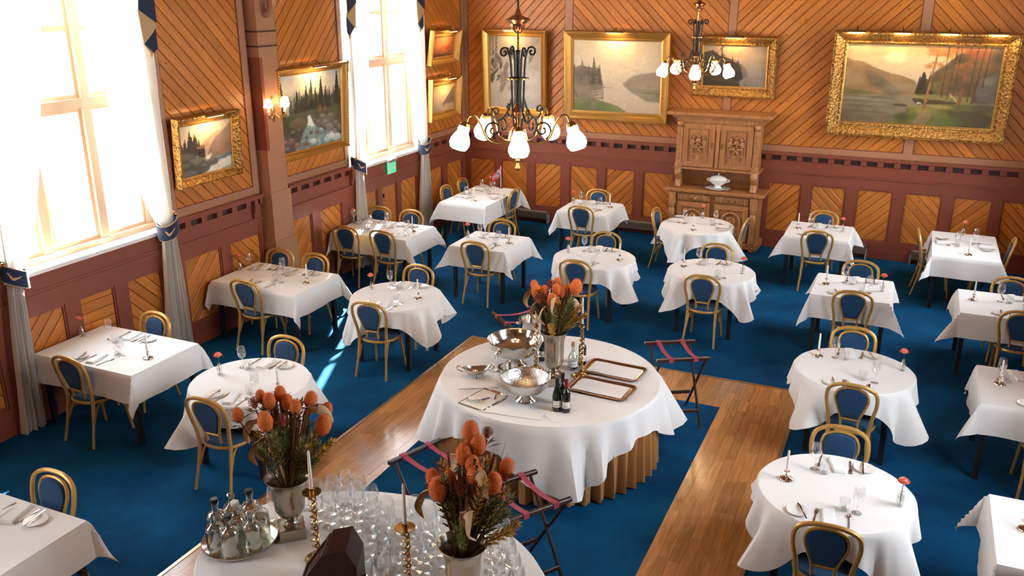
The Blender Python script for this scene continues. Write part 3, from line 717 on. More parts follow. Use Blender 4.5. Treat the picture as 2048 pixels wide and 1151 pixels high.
carn.p('bloom', bl, 'coral_petal', smooth=False)
M3 = Matrix.Translation((0.008, 0, 0.195)) @ Matrix.Scale(1.35, 4) @ Matrix.Translation((-0.008, 0, -0.195))
carn.parts[-1][1].transform(M3)
stick = Kit('candlestick', 'candlestick'); stick.p('candlestick', MB().lathe([(0.048,0.0),(0.050,0.004),(0.047,0.010),(0.030,0.018),(0.012,0.026),(0.008,0.036),(0.013,0.044),(0.008,0.052),(0.009,0.060),(0.021,0.064),(0.021,0.068),(0.012,0.070),(0.012,0.082),(0.001,0.082)], 22), 'silver')
cand = Kit('candle', 'candle'); cand.p('wax', MB().lathe([(0.0105,0),(0.010,0.08),(0.0075,0.165),(0.003,0.172)], 12), 'wax'); cand.p('wick', MB().tube([(0,0,0.17),(0.001,0,0.184)], 0.0012, 5), 'wick')
DECO = {'T1': ((0.16,-9.15),(1.23,-9.31)), 'T2': ((0.14,-6.67),(1.24,-6.74)), 'T3': ((0.09,-4.0),(1.21,-4.11)), 'T4': ((0.98,-0.92),(1.17,-1.97)), 'T5': ((2.12,-4.08),(2.79,-4.12)), 'T6': ((2.77,-1.42),(3.42,-1.47)),
 'T7': ((4.98,-1.55),(5.01,-2.33)), 'T8': ((3.72,-4.2),(4.47,-4.25)), 'T9': ((6.07,-4.17),(5.32,-4.19)), 'T10': ((7.06,-1.53),(6.43,-1.59)), 'T11': ((7.73,-4.19),(7.09,-4.18)), 'T12': ((8.69,-1.0),(8.73,-2.09)),
 'T13': ((9.33,-4.12),(8.72,-4.09)), 'T14': ((8.02,-6.6),(7.25,-6.56)), 'T15': ((8.07,-9.12),(7.29,-9.08)), 'T16': ((9.45,-6.6),(8.85,-6.56)), 'T17': ((9.42,-9.1),(8.86,-9.09)), 'T18': ((2.14,-6.68),(2.78,-6.69)), 'T19': ((2.14,-9.32),(2.87,-9.38))}
for k, (v, c) in DECO.items():
    ds = T[k][6]
    bud.spawn((v[0], v[1], TT), random.uniform(0, 6), 'small clear glass bud vase on %s' % ds, 'bud vases')
    carn.spawn((v[0], v[1], TT), random.uniform(0, 6), 'coral carnation in bud vase on %s' % ds, 'carnations')
    stick.spawn((c[0], c[1], TT), 0, 'low silver candlestick on %s' % ds, 'silver candlesticks')
    cand.spawn((c[0], c[1], TT + 0.07), 0, 'white taper candle in silver candlestick on %s' % ds, 'taper candles')

# small table flag on the corner table
fg = thing('table_flag', 'small red, white and blue cross flag on a white pole', 'flag', (1.16, -0.86, TT))
part('base', MB().lathe([(0.035,0),(0.035,0.008),(0.01,0.014)], 16), 'brass', fg); part('pole', MB().tube([(0,0,0.01),(0,0,0.40)], 0.005, 6), 'white_paint', fg)
def flagpart(nm, mat, rects, off):
    mb = MB()
    for (u0, u1, z0, z1) in rects:
        n = 5; P = []
        for i in range(n + 1):
            u = u0 + (u1-u0)*i/n; q = 0.01*math.sin(u*40)
            P.append([(-(u*0.75)*1.5, (off + q - u*0.45)*1.5, (z0 - u*0.75)*1.5 - 0.09), (-(u*0.75)*1.5, (off + q - u*0.45)*1.5, (z1 - u*0.75)*1.5 - 0.09)])
        mb.grid(P)
    part(nm, mb, mat, fg)
flagpart('flag_field', 'flag_red', [(0, 0.11, 0.215, 0.315)], 0)
flagpart('flag_cross_white', 'flag_white', [(0, 0.11, 0.252, 0.278), (0.028, 0.054, 0.215, 0.315)], -0.0025); flagpart('flag_cross_blue', 'flag_blue', [(0, 0.11, 0.259, 0.271), (0.035, 0.047, 0.215, 0.315)], -0.005)
# ================================================================== curtains
def curtain(y_out, inward, wt, label, zt=1.62, x0=0.13, kick=0.06):
    """inward: +1 when the curtain spreads to larger y from its outer edge"""
    t = thing('curtain', label, 'curtain', (x0, y_out, 0), 0, 'sheer white curtains')
    R = random.Random(label); ph = R.uniform(0, 6)
    zs = [5.22 - (5.22 - zt)*i/34 for i in range(35)] + [zt - (zt - 0.02)*i/18 for i in range(1, 19)]
    NU = 84; P = []
    for i in range(NU + 1):
        u = i/NU; row = []
        for z in zs:
            if z >= zt:
                f = ((z - zt)/(5.22 - zt))**0.6; w = 0.15 + (wt - 0.15)*f; o = 0.0; A = 0.018 + 0.03*f
            else:
                f = ((zt - z)/zt)**0.8; w = 0.15 + (0.28 - kick)*f; o = -kick*f; A = 0.022 + 0.03*f
            x = A*math.sin(2*PI*8*u + ph + 0.3*math.sin(z*1.7)) + A*0.5*math.sin(2*PI*3.1*u + z*0.6)
            row.append((x, inward*(o + u*w + 0.004*math.sin(z*5 + u*20)), z))
        P.append(row)
    part('drape', MB().grid(P), 'sheer', t)
    # tie band
    n = 28; rings = []; cy = inward*0.075
    for dz, k in ((0.085, 1.02), (0.08, 1.06), (-0.08, 1.06), (-0.085, 1.02)):
        rings.append([(0.105*k*math.cos(2*PI*j/n), cy + 0.125*k*math.sin(2*PI*j/n), zt + dz*(1.0) - inward*0.06*math.sin(2*PI*j/n) - 0.03*math.cos(2*PI*j/n)) for j in range(n)])
    tb = part('tieback', MB().loft(rings, False), 'navy', t)
    pip = MB()
    for r_ in (rings[0], rings[3]): pip.ring_tube(r_, 0.005, 5)
    part('piping', pip, 'beige_silk', tb)
    e = [(-0.05,0.028),(-0.036,0.034),(-0.022,0.012),(-0.005,-0.008),(0.05,0.02),(0.062,0.034),(0.058,0.014),(0.006,-0.028),(-0.014,-0.032),(-0.03,-0.01)]
    em = MB()
    front = []; back = []
    for u, v in e:
        a = -0.55 + u/0.12
        for lst, k in ((back, 1.065), (front, 1.11)):
            lst.append((0.105*k*math.cos(a), cy + 0.125*k*math.sin(a), zt + v - inward*0.06*math.sin(a) - 0.03*math.cos(a)))
    em.loft([back, front]); part('emblem', em, 'beige_silk', tb, False)
    h = MB().tube([(-0.13, -inward*0.03, zt + 0.12), (0.0, -inward*0.03, zt + 0.12)], 0.008, 8).ball((0.02, -inward*0.03, zt + 0.12), 0.03, 12, 8); part('holdback_knob', h, 'brass', t)
curtain(-7.70, -1, 1.05, 'right sheer curtain of the near left window')
curtain(-9.84, 1, 1.05, 'left sheer curtain at the left picture edge', kick=0.15)
curtain(-1.70, -1, 0.95, 'right sheer curtain of the far window')
curtain(-3.90, 1, 0.66, 'left sheer curtain of the far window')
def jabot(y, s, label):
    """stepped swag tail: navy pleats with beige lining; s = +1 when it steps down towards larger y"""
    t = thing('swag_tail', label, 'curtain', (0.21, y, 0), 0, 'navy swag tails')
    q = lambda u, z: (-s*u, z)
    for k, (nm, mat, poly) in enumerate((('navy_fold', 'navy', [(0,4.9),(0.05,4.9),(0.23,4.005),(0,3.86)]), ('lining_fold', 'beige_silk', [(0.23,4.005),(0.20,3.65),(0.06,3.76),(0,3.82),(0,3.86)]), ('navy_fold', 'navy', [(0.06,3.76),(0.19,3.66),(0.06,3.55),(0,3.60),(0,3.82)]), ('lining_fold', 'beige_silk', [(0.19,3.66),(0.11,3.57),(0.09,3.50),(0.06,3.55)]))):
        off = 0.014*(3 - k); pl_ = [q(*v) for v in poly]
        part(nm, MB().loft([[(off, u, z) for u, z in pl_], [(off + 0.012, u, z) for u, z in pl_]]), mat, t, False)
jabot(-7.69, 1, 'navy and beige swag tail right of the near window')
jabot(-4.08, -1, 'navy and beige swag tail left of the far window')
jabot(-1.86, 1, 'navy and beige swag tail right of the far window')
for y, lb in ((-7.60, 'thin pull cord hanging beside the near window curtain'), (-1.60, 'thin pull cord hanging beside the far window curtain')):
    c = thing('pull_cord', lb, 'cord', (0.06, y, 0)); part('cord', MB().tube([(0,0,5.0),(0,0,1.95)], 0.004, 5), 'wall_backing', c); part('weight', MB().lathe([(0.006,1.88),(0.013,1.89),(0.011,1.94),(0.004,1.96)], 10), 'heater', c)

# leafy twigs outside the glass
def outside_twig(x, y, z, lb):
    t = thing('leafy_branch', lb, 'plant', (x, y, z)); R = random.Random(lb)
    part('stem', MB().tube(spline([(0,0,-3.2),(0.02,0.03,-1.0),(0,0,0),(0.02,0.02,0.5)], 5), 0.012, 6), 'leaf_out', t)
    lf = MB()
    for i in range(34):
        h = R.uniform(-0.35, 0.5); a = R.uniform(0, 6.28); r_ = R.uniform(0.03, 0.09)
        c = Vector((r_*math.cos(a), r_*math.sin(a), h)); u = Vector((math.cos(a), math.sin(a), R.uniform(-0.5, 0.8)))*0.07; v = Vector((-math.sin(a), math.cos(a), R.uniform(-.3, .3)))*0.028
        lf.add([c - u*0.2, c + u*0.4 + v, c + u, c + u*0.4 - v], [(0,1,2,3)])
    part('leaves', lf, 'leaf_out', t, False)['kind'] = 'stuff'
outside_twig(-0.9, -8.5, 2.35, 'green leafy branch outside the near left window')
outside_twig(-0.9, -1.95, 2.3, 'green leafy branch outside the far window')

# ================================================================== paintings
def noise2(h, w, s, seed, oct_=4):
    R = np.random.RandomState(seed); out = np.zeros((h, w)); amp = 1; tot = 0
    for o in range(oct_):
        n = s*2**o; g = R.rand(n + 2, n + 2); yy = np.linspace(0, n, h); xx = np.linspace(0, n, w)
        y0 = yy.astype(int); x0 = xx.astype(int); fy = (yy - y0)[:, None]; fx = (xx - x0)[None]; fy = fy*fy*(3-2*fy); fx = fx*fx*(3-2*fx)
        a = g[y0][:, x0]; b = g[y0][:, x0+1]; c = g[y0+1][:, x0]; d = g[y0+1][:, x0+1]
        out += amp*((a*(1-fx)+b*fx)*(1-fy)+(c*(1-fx)+d*fx)*fy); tot += amp; amp *= 0.5
    return out/tot
class Paint:
    """a small oil painter: origin top left, coordinates 0..1"""
    def __init__(s, w, h, seed):
        s.w, s.h, s.R = w, h, np.random.RandomState(seed); s.seed = seed
        s.Y, s.X = np.mgrid[0:h, 0:w]; s.Y = s.Y/(h-1); s.X = s.X/(w-1); s.I = np.zeros((h, w, 3)); s.n = noise2(h, w, 4, seed, 5); s.n2 = noise2(h, w, 12, seed + 1, 4)
    def c(s, hexs): return np.array([int(hexs[i:i+2], 16)/255 for i in (0, 2, 4)])
    def grad(s, stops):
        ys = [p for p, _ in stops]; cs = np.array([s.c(q) for _, q in stops])
        for k in range(3): s.I[..., k] = np.interp(s.Y, ys, cs[:, k])
    def lay(s, mask, col, a=1.0, vary=0.12):
        col = s.c(col) if isinstance(col, str) else col
        m = (np.clip(mask, 0, 1)*a)[..., None]; tex = (1 + vary*((s.n + s.n2) - 1)*2)[..., None]
        s.I = s.I*(1-m) + np.clip(col*tex, 0, 1)*m
    def line(s, pts, rough=0.0, sc=9):
        xs = [p[0] for p in pts]; ys = [p[1] for p in pts]; y = np.interp(s.X[0], xs, ys)
        if rough: y = y + rough*(noise2(2, s.w, sc, s.seed + int(ys[0]*999) + len(pts), 4)[0] - 0.5)
        return y
    def below(s, line, soft=0.01, until=None):
        m = np.clip((s.Y - line[None])/soft, 0, 1)
        if until is not None: m = m*np.clip((until - s.Y)/soft, 0, 1)
        return m
    def blob(s, x, y, rx, ry, soft=0.35): return np.clip((1 - np.hypot((s.X-x)/rx, (s.Y-y)/ry))/soft, 0, 1)
    def fir(s, x, base, ht, wd, col, a=1.0):
        t = (s.Y - (base - ht))/ht; saw = 0.65 + 0.35*((t*8 + s.n2*1.5) % 1); hw = wd*np.clip(t, 0, 1)**0.85*saw + 0.0015
        s.lay(((t > 0) & (t < 1) & (np.abs(s.X - x) < hw)).astype(float), col, a, 0.3)
    def firs(s, x0, x1, base, h0, h1, wd, n, col, a=1.0):
        for i in range(n):
            x = s.R.uniform(x0, x1); b = base(x) if callable(base) else base
            s.fir(x, b, s.R.uniform(h0, h1), wd*s.R.uniform(0.7, 1.2), col, a)
    def poly(s, pts, soft=1):
        m = np.zeros((s.h, s.w), bool); n = len(pts); X = s.X + 0.012*(s.n2 - 0.5); Y = s.Y + 0.03*(s.n2 - 0.5)
        for i in range(n):
            x1, y1 = pts[i]; x2, y2 = pts[(i+1) % n]
            if y1 == y2: continue
            m ^= ((y1 > Y) != (y2 > Y)) & (X < (x2-x1)*(Y-y1)/(y2-y1) + x1)
        m = m.astype(float)
        for k in range(soft):
            q = np.pad(m, 1, 'edge'); m = (q[:-2, 1:-1] + q[2:, 1:-1] + q[1:-1, :-2] + q[1:-1, 2:] + 2*m)/6
        return m
    def rb(s, x, y, rx, ry, a, soft=0.4):
        c, q = math.cos(a), math.sin(a); dx, dy = s.X - x, s.Y - y
        return np.clip((1 - np.hypot((dx*c + dy*q)/rx, (dy*c - dx*q)/ry))/soft, 0, 1)
    def pine(s, x, y0, y1, w, col, trunk):
        s.lay(((np.abs(s.X - x) < 0.006) & (s.Y > y0) & (s.Y < y1)).astype(float), trunk, .95)
        for i in range(7):
            t = i/7; yy = y0 + (y1-y0)*0.55*t; s.lay(s.rb(x + s.R.uniform(-.3,.3)*w, yy, w*(0.35 + 0.6*t), 0.022, s.R.uniform(-.4,.4))*(s.n2 > .40), col, .85)
    def done(s, br=1.0):
        im = np.clip(s.I*(0.96 + 0.08*noise2(s.h, s.w, 30, s.seed + 5, 2)[..., None])*br, 0, 1)
        return np.where(im <= 0.04045, im/12.92, ((im + 0.055)/1.055)**2.4)
def pic_a():
    p = Paint(120, 94, 11); p.grad([(0,'a39a92'),(0.2,'d2b893'),(0.5,'c9ab88'),(1,'9a9a8a')]); p.lay(p.blob(.55,.22,.4,.3,.9), 'e8c48e', .7); p.lay(p.blob(.05,.1,.3,.25,.9), 'a9a6a2', .6)
    p.lay(p.poly([(.28,.62),(.42,.40),(.58,.26),(.68,.22),(.8,.2),(1,.12),(1,.75),(.4,.75)], 3), 'a58a72', .85); p.lay(p.poly([(.48,.72),(.56,.52),(.68,.32),(.78,.28),(.88,.2),(1,.08),(1,.78),(.5,.75)], 2), '84705f'); p.lay(p.poly([(.62,.72),(.74,.55),(.86,.42),(1,.36),(1,.75)], 2), '8a6a52')
    p.lay(p.below(p.line([(0,.66),(.5,.70),(1,.70)], .01), .02), '8d948c'); p.lay(p.poly([(.66,.75),(.85,.70),(1,.66),(1,.74),(.8,.76)], 1), '4f7078', .9); p.lay(p.poly([(.35,1.02),(.5,.92),(.68,.80),(1,.76),(1,.93),(.8,.96),(.7,1.02)], 2), 'cfc9b6', .9); p.lay(p.poly([(.46,.68),(.60,.60),(.56,.72),(.50,.80)], 2), 'ddd3bf', .8)
    p.firs(0,.12,.58,.22,.34,.05,8,'3a3128'); p.fir(.19,.62,.50,.09,'342c22'); p.fir(.28,.62,.42,.09,'342c22'); p.firs(.14,.36,.62,.28,.40,.06,14,'362e24')
    p.lay(p.poly([(.33,.47),(.46,.47),(.47,.68),(.34,.66)], 0), '38261d'); p.lay(p.poly([(.31,.44),(.47,.44),(.48,.49),(.32,.50)], 0), '7d5842'); p.lay(p.poly([(.35,.50),(.38,.50),(.38,.62),(.35,.62)], 0), '1c130e')
    p.lay(p.blob(.08,.64,.26,.15), '4f4a36'); p.lay(p.blob(.06,.60,.18,.07), '6d6450', .6)
    for x, y, rx, ry, c in ((.28,.80,.25,.20,'59574a'),(.10,.82,.18,.16,'48522f'),(.60,.79,.15,.09,'57524a'),(.15,1.0,.35,.2,'4a473e'),(.45,.86,.12,.12,'524e44')): p.lay(p.blob(x,y,rx,ry), c); p.lay(p.blob(x-.02,y-ry*.4,rx*.6,ry*.35), '857e6c', .5)
    return p.done()
def pic_b():
    p = Paint(156, 122, 12); p.grad([(0,'aeb0aa'),(.2,'cfc6b0'),(.45,'b5ae98'),(1,'5a6058')]); p.lay(p.blob(.5,.12,.35,.3,.9), 'ecd2a8', .7)
    p.firs(.18,.98,.50,.15,.30,.03,40,'8a8672',.6); p.lay(p.poly([(.17,.5),(.25,.40),(.35,.34),(.5,.30),(.65,.30),(.8,.36),(.9,.30),(1,.28),(1,.7),(0,.7),(0,.55)], 3), '4e4f40', .95); p.firs(.16,.98,.50,.16,.30,.026,60,'45473a',.8)
    for x, b_, h, w in ((.27,.5,.30,.04),(.34,.5,.22,.035),(.42,.5,.36,.045),(.50,.48,.42,.05),(.57,.48,.28,.035),(.66,.5,.44,.06),(.74,.5,.30,.045),(.80,.5,.22,.03),(.93,.58,.56,.08),(.03,.6,.55,.10),(.38,.5,.24,.03)): p.fir(x, b_, h, w, '33352a')
    p.lay(p.below(p.line([(0,.58),(.3,.57),(.6,.53),(1,.46)], .06), .03), '55543f'); p.lay(p.blob(.64,.50,.035,.06), '8a6238', .8); p.lay(p.blob(.72,.51,.03,.05), '85663c', .7); p.lay(p.blob(.90,.55,.05,.10), '5e6636', .8); p.lay(p.blob(.42,.52,.03,.05), '5d6236', .7)
    p.lay(p.blob(.10,.66,.22,.16), '3f4728', .9); p.lay(p.blob(.28,.64,.16,.09), '7d6448', .7); p.lay(p.below(p.line([(0,.72),(.35,.70),(.6,.66),(1,.60)], .05), .04), '565047', .9)
    st = p.poly([(.42,.565),(.47,.56),(.52,.66),(.58,.73),(.72,.79),(.95,.88),(1,.93),(1,1.02),(.22,1.02),(.30,.88),(.36,.76),(.44,.66)], 2); p.lay(st, '8fa39c', .95, .3); p.lay(st*np.clip((p.n2 - .47)*8, 0, 1), 'dfe4d8', .85); p.lay(st*np.clip((p.Y - .88)/.12, 0, 1), '5d7276', .6)
    for x, y, r, c in ((.62,.68,.07,'6e675e'),(.72,.70,.08,'77706a'),(.80,.77,.08,'827a70'),(.90,.74,.07,'6a655e'),(.97,.80,.06,'7a736a'),(.88,.84,.05,'8b8378'),(.68,.62,.07,'6b6456'),(.82,.64,.09,'70685a'),(.48,.79,.035,'6a5a50'),(.58,.80,.045,'6d6058'),(.40,.84,.025,'5a4e46'),(.07,.86,.07,'6d5140'),(.18,.84,.06,'745a48'),(.26,.92,.06,'8a6246'),(.38,.92,.03,'7d523c'),(.42,.94,.035,'8a5a40'),(.10,.96,.09,'4d4b46'),(.30,.74,.06,'544a3c'),(.20,.76,.08,'4a4534'),(.55,.64,.04,'635a4e')):
        p.lay(p.blob(x,y,r,r*.85,.3), c); p.lay(p.blob(x-.006,y-r*.35,r*.6,r*.3), 'a39a8c', .5)
    return p.done()
def pic_c():
    p = Paint(96, 60, 13); p.grad([(0,'8e5a34'),(.4,'b8703c'),(.7,'a5683f'),(1,'6a4228')]); p.lay(p.below(p.line([(0,.75),(.3,.6),(.5,.42),(.65,.5),(.85,.25),(1,.2)], .08), .03), '9a4d2a', .9)
    p.lay(p.below(p.line([(0,.78),(1,.74)], .02), .02), '7d4f33'); p.lay(p.blob(.5,.95,.5,.14), '4a3020', .8); return p.done()
def pic_d():
    p = Paint(96, 64, 14); p.grad([(0,'b98d55'),(.35,'d3b184'),(.6,'bfa184'),(1,'a58a70')]); p.lay(p.below(p.line([(0,.72),(.5,.7),(1,.7)], .01), .02), 'a8937c', .8)
    p.lay(p.below(p.line([(.4,.78),(.55,.6),(.72,.4),(.85,.22),(1,.1)], .06), .02, .74), '6f5f50', .95); p.lay(p.blob(.52,.76,.03,.03,.3), '3a2c22'); return p.done()
def pic_1():
    p = Paint(110, 134, 15); p.grad([(0,'8f7f6c'),(.3,'aaa094'),(.6,'c8c2b8'),(1,'b8b2a8')]); p.lay(p.n2, '7a7268', .25)
    for x0, x1 in ((.0,.04),(.06,.09),(.12,.16)): p.lay(p.poly([(x0,0),(x1,0),(x1-.01,.28),(x0,.28)], 1), '615a52', .85)
    p.lay(p.rb(.48,.10,.25,.06,.2), 'b8966c', .8); p.lay(p.rb(.35,.20,.2,.03,-.3), '857466', .8); p.lay(p.rb(.62,.25,.3,.025,.55), 'd2c8ba', .8); p.lay(p.rb(.85,.12,.3,.03,-.6), '857c72', .7)
    for x, y, rx, ry, a, c in ((.38,.22,.18,.06,-.25,'6d645b'),(.50,.30,.16,.05,.5,'6a6158'),(.80,.30,.09,.04,-1.1,'6f665d'),(.33,.42,.10,.05,-1.1,'5f564d'),(.28,.56,.10,.16,.2,'5a5048'),(.10,.40,.07,.12,-.4,'5c534b'),(.18,.33,.12,.06,.8,'4c443d'),(.52,.62,.12,.14,.3,'a3988c'),(.25,.70,.05,.12,.5,'6a5f56'),(.90,.42,.06,.05,0,'948b80'),(.42,.72,.10,.06,.2,'9c8676'),(.62,.45,.08,.12,.2,'a0968a')): p.lay(p.rb(x,y,rx,ry,a,.5), c, .85, .35)
    for x, y, rx, ry, a in ((.06,.36,.03,.06,.4),(.05,.58,.05,.09,.3),(.12,.50,.02,.09,.9),(.18,.56,.04,.03,0),(.22,.42,.03,.05,.3),(.05,.48,.06,.012,.6),(.08,.24,.015,.05,.5),(.16,.60,.05,.015,-.6)): p.lay(p.rb(x,y,rx,ry,a,.4), '2e2925', .9)
    p.lay(p.rb(.25,.47,.02,.04,0), 'b5aa9e', .8); p.lay(np.clip(1 - np.abs(np.hypot((p.X-.34)/.18, (p.Y-.82)/.2) - 1)/.06, 0, 1)*(p.X < .42), '8f877c', .8)
    for x, y, rx, ry in ((.6,.80,.4,.12),(.45,.36,.1,.05),(.75,.58,.2,.12)): p.lay(p.blob(x,y,rx,ry,.9), 'd8d2c8', .6)
    p.lay(p.blob(.55,.72,.2,.05,.7), 'a08a78', .5); return p.done()
def pic_2():
    p = Paint(180, 146, 16); p.grad([(0,'d2bd98'),(.25,'dcc8a6'),(.5,'d3c2a6'),(1,'bfae94')]); p.lay(p.blob(.5,.10,.35,.2,.9), 'f3dca8', .7); p.lay(p.n, 'bfae92', .3); p.lay(p.blob(.6,.35,.4,.2,.9), 'e3cfae', .4)
    p.lay(p.poly([(.57,.60),(.62,.54),(.70,.48),(.78,.45),(.90,.42),(1,.40),(1,.645),(.72,.66),(.60,.64)], 4), '93826c', .9); p.lay(p.poly([(.60,.635),(.72,.65),(1,.645),(1,.82),(.86,.82),(.74,.76)], 4), '7d765f', .85); p.lay(p.poly([(.76,.70),(1,.70),(1,.72),(.8,.715)], 1), '5f5c4a', .7)
    p.lay(p.poly([(0,.38),(.05,.38),(.12,.36),(.2,.38),(.3,.42),(.33,.48),(.34,.56),(.355,.63),(.33,.70),(.30,.78),(0,.82)], 1), '7a6a58')
    for x, h, w in ((.02,.16,.03),(.06,.12,.025),(.11,.22,.03),(.09,.14,.025),(.14,.14,.022),(.19,.15,.022),(.245,.27,.035),(.29,.14,.022),(.31,.16,.02),(.165,.12,.02),(.22,.12,.02),(.27,.12,.02)): p.fir(x, .50, h, w, '6d5d4c', .95)
    p.firs(.0,.33,.62,.12,.22,.018,36,'665747',.6); p.lay(p.below(p.line([(0,.63),(.34,.64),(.36,.66)], .01), .03, .84)*(p.X < .36), '85715e', .8); p.lay(p.poly([(.34,.645),(.47,.65),(.34,.66)], 0), '6f6454', .8)
    for y, x1 in ((.70,.36),(.74,.33),(.78,.34)): p.lay(p.poly([(.22,y),(x1,y-.005),(x1,y+.006),(.24,y+.012)], 1), 'c9b89c', .7)
    p.lay(p.poly([(0,.84),(.1,.80),(.2,.80),(.3,.83),(.42,.87),(.52,.91),(.60,.96),(.64,1.02),(0,1.02)], 2), '77764e'); p.lay(p.poly([(0,.90),(.15,.88),(.35,.88),(.5,.93),(.6,1.02),(0,1.02)], 3), '66773f', .8); p.lay(p.poly([(.2,.70),(.27,.80),(.28,1.02),(.2,1.02),(.22,.82)], 2), '8a7458', .6); p.lay(p.rb(.03,.74,.015,.1,-.4), '5d4a3c', .6); return p.done()
def pic_3():
    p = Paint(132, 92, 17); p.grad([(0,'8d7c68'),(.3,'a88f72'),(.6,'988c80'),(1,'827a72')]); p.lay(p.blob(.48,.05,.3,.3,.9), 'd39c62', .8); p.lay(p.blob(.85,.25,.2,.15,.9), 'c0a684', .5); p.lay(p.n, '7d7268', .25)
    p.lay(p.below(p.line([(0,.77),(1,.76)], 0), .02), '7f776e', .8); p.lay(p.poly([(.6,.77),(.8,.74),(1,.73),(1,.77)], 3), '857c72', .6); p.lay(p.poly([(.52,.5),(.6,.44),(.68,.56),(.72,.76),(.5,.8)], 5), '6a6056', .8)
    p.lay(p.poly([(0,.20),(.08,.17),(.16,.13),(.22,.22),(.28,.27),(.38,.30),(.46,.36),(.54,.44),(.60,.56),(.63,.70),(.64,.80),(.58,.84),(.6,1.02),(0,1.02)], 2), '3f372d'); p.lay(p.poly([(.4,.5),(.58,.55),(.62,.8),(.4,.84)], 5), '2c261f', .8)
    p.firs(0,.24,.40,.14,.26,.03,16,'3a3329',.9); p.firs(.3,.60,.60,.14,.28,.025,18,'463d33',.7); p.fir(.46,.66,.40,.04,'3b332a',.9); p.pine(.295, .0, .55, .055, '3a3228', '2f271f')
    p.lay(p.poly([(0,.80),(.2,.80),(.4,.86),(.55,.93),(.62,1.02),(0,1.02)], 2), '35301f', .95); p.lay(p.poly([(.1,.83),(.3,.80),(.5,.83),(.3,.86)], 2), '5d5440', .5); p.lay(p.rb(.68,.93,.03,.01,0), '403a34'); p.lay(p.rb(.86,.94,.025,.01,0), '403a34'); return p.done()
def pic_4():
    p = Paint(220, 140, 18); p.grad([(0,'c8a26a'),(.2,'dcbd8c'),(.4,'cfb692'),(.62,'94846c'),(1,'62563f')]); p.lay(p.blob(.33,.16,.09,.09,.5), 'f2d9a4', .8); p.lay(p.blob(.18,.08,.25,.12,.9), 'e3c48c', .6); p.lay(p.blob(.02,.05,.12,.2,.9), 'b39a78', .6)
    p.lay(p.poly([(0,.17),(.06,.22),(.12,.23),(.2,.29),(.27,.33),(.32,.37),(.40,.39),(.47,.44),(.52,.58),(.52,.64),(0,.64)], 2), '94744e'); p.lay(p.poly([(.12,.30),(.22,.36),(.33,.50),(.45,.60),(.3,.63),(.18,.5)], 5), '75654c', .8); p.lay(p.poly([(0,.35),(.10,.38),(.16,.50),(.05,.52),(0,.5)], 4), 'a58a62', .6); p.lay(p.blob(.38,.52,.14,.08,.9), 'a3977c', .6)
    p.lay(p.below(p.line([(0,.60),(.25,.62),(1,.64)], .01), .015), '84765e'); p.lay(p.poly([(0,.55),(.12,.58),(.26,.62),(.05,.65),(0,.65)], 2), '6a6232', .8); p.lay(p.below(p.line([(0,.68),(.5,.72),(1,.75)], .04), .25), '5d4f36', .7)
    for y in (.66,.72,.78,.85): p.lay(p.rb(.15,y,.22,.012,.03), '4d412c', .4)
    p.lay(p.poly([(.48,.61),(.50,.50),(.52,.40),(.56,.42),(.60,.32),(.66,.22),(.72,.1),(1,.02),(1,.68),(.6,.68)], 3), '57492f', .95); p.lay(np.clip(p.n2*1.6 - .4, 0, 1)*p.poly([(.62,.0),(1,0),(1,.6),(.62,.6)], 6), '8a6036', .7); p.firs(.50,.60,.60,.14,.28,.02,18,'3d3423',.9); p.lay(p.blob(.60,.48,.05,.1,.7), '6d6a34', .7)
    for x, y, rx, ry in ((.56,.06,.09,.07),(.53,.13,.07,.04),(.62,.12,.10,.07),(.58,.20,.07,.05),(.68,.05,.10,.08),(.55,.26,.04,.04),(.64,.24,.06,.05),(.78,.06,.1,.1),(.86,.1,.1,.12),(.74,.2,.08,.1)): p.lay(p.blob(x,y,rx,ry,.8)*np.clip((p.n2 - .42)*9, 0, 1), 'a06434' if x < .8 else '8a4c30', .85)
    p.lay(p.blob(.82,.05,.14,.14,.9), 'b0603a', .5); p.lay(p.poly([(.86,.56),(.86,.48),(.90,.38),(.95,.32),(1,.30),(1,.68),(.88,.66)], 2), '635b52', .95); p.lay(p.blob(.93,.42,.06,.07,.6), '7f766a', .6); p.lay(p.blob(.97,.15,.07,.2,.9), '3f3a30', .7)
    p.lay(p.poly([(.46,.64),(.55,.62),(.62,.60),(.86,.62),(.86,.72),(.52,.72)], 2), '857a46', .9); p.lay(p.poly([(.47,.66),(.6,.67),(.76,.69),(.74,.715),(.55,.72),(.48,.70)], 1), '3a2e20', .8)
    p.lay(p.poly([(.30,1.02),(.36,.93),(.44,.84),(.44,.78),(.54,.75),(.7,.71),(1,.70),(1,1.02)], 2), '66622f'); p.lay(p.blob(.56,.80,.12,.08,.8), 'a08f4a', .7); p.lay(p.blob(.66,.75,.10,.04,.7), 'b59f58', .7); p.lay(p.poly([(.57,.80),(.62,.84),(.56,1.02),(.46,1.02),(.50,.92)], 2), '8d7454', .8); p.lay(p.blob(.42,.90,.07,.07,.5), '4a4a26', .8); p.lay(p.poly([(.70,.80),(.9,.78),(1,.85),(.95,1.02),(.78,1.02)], 3), '4a3f2a', .8); p.lay(p.blob(.72,.93,.12,.10,.7), '545f30', .7); p.lay(p.blob(.93,.75,.09,.08,.6), '4d4630', .8); p.lay(p.rb(.40,.75,.06,.02,.1), '4a3d28', .8)
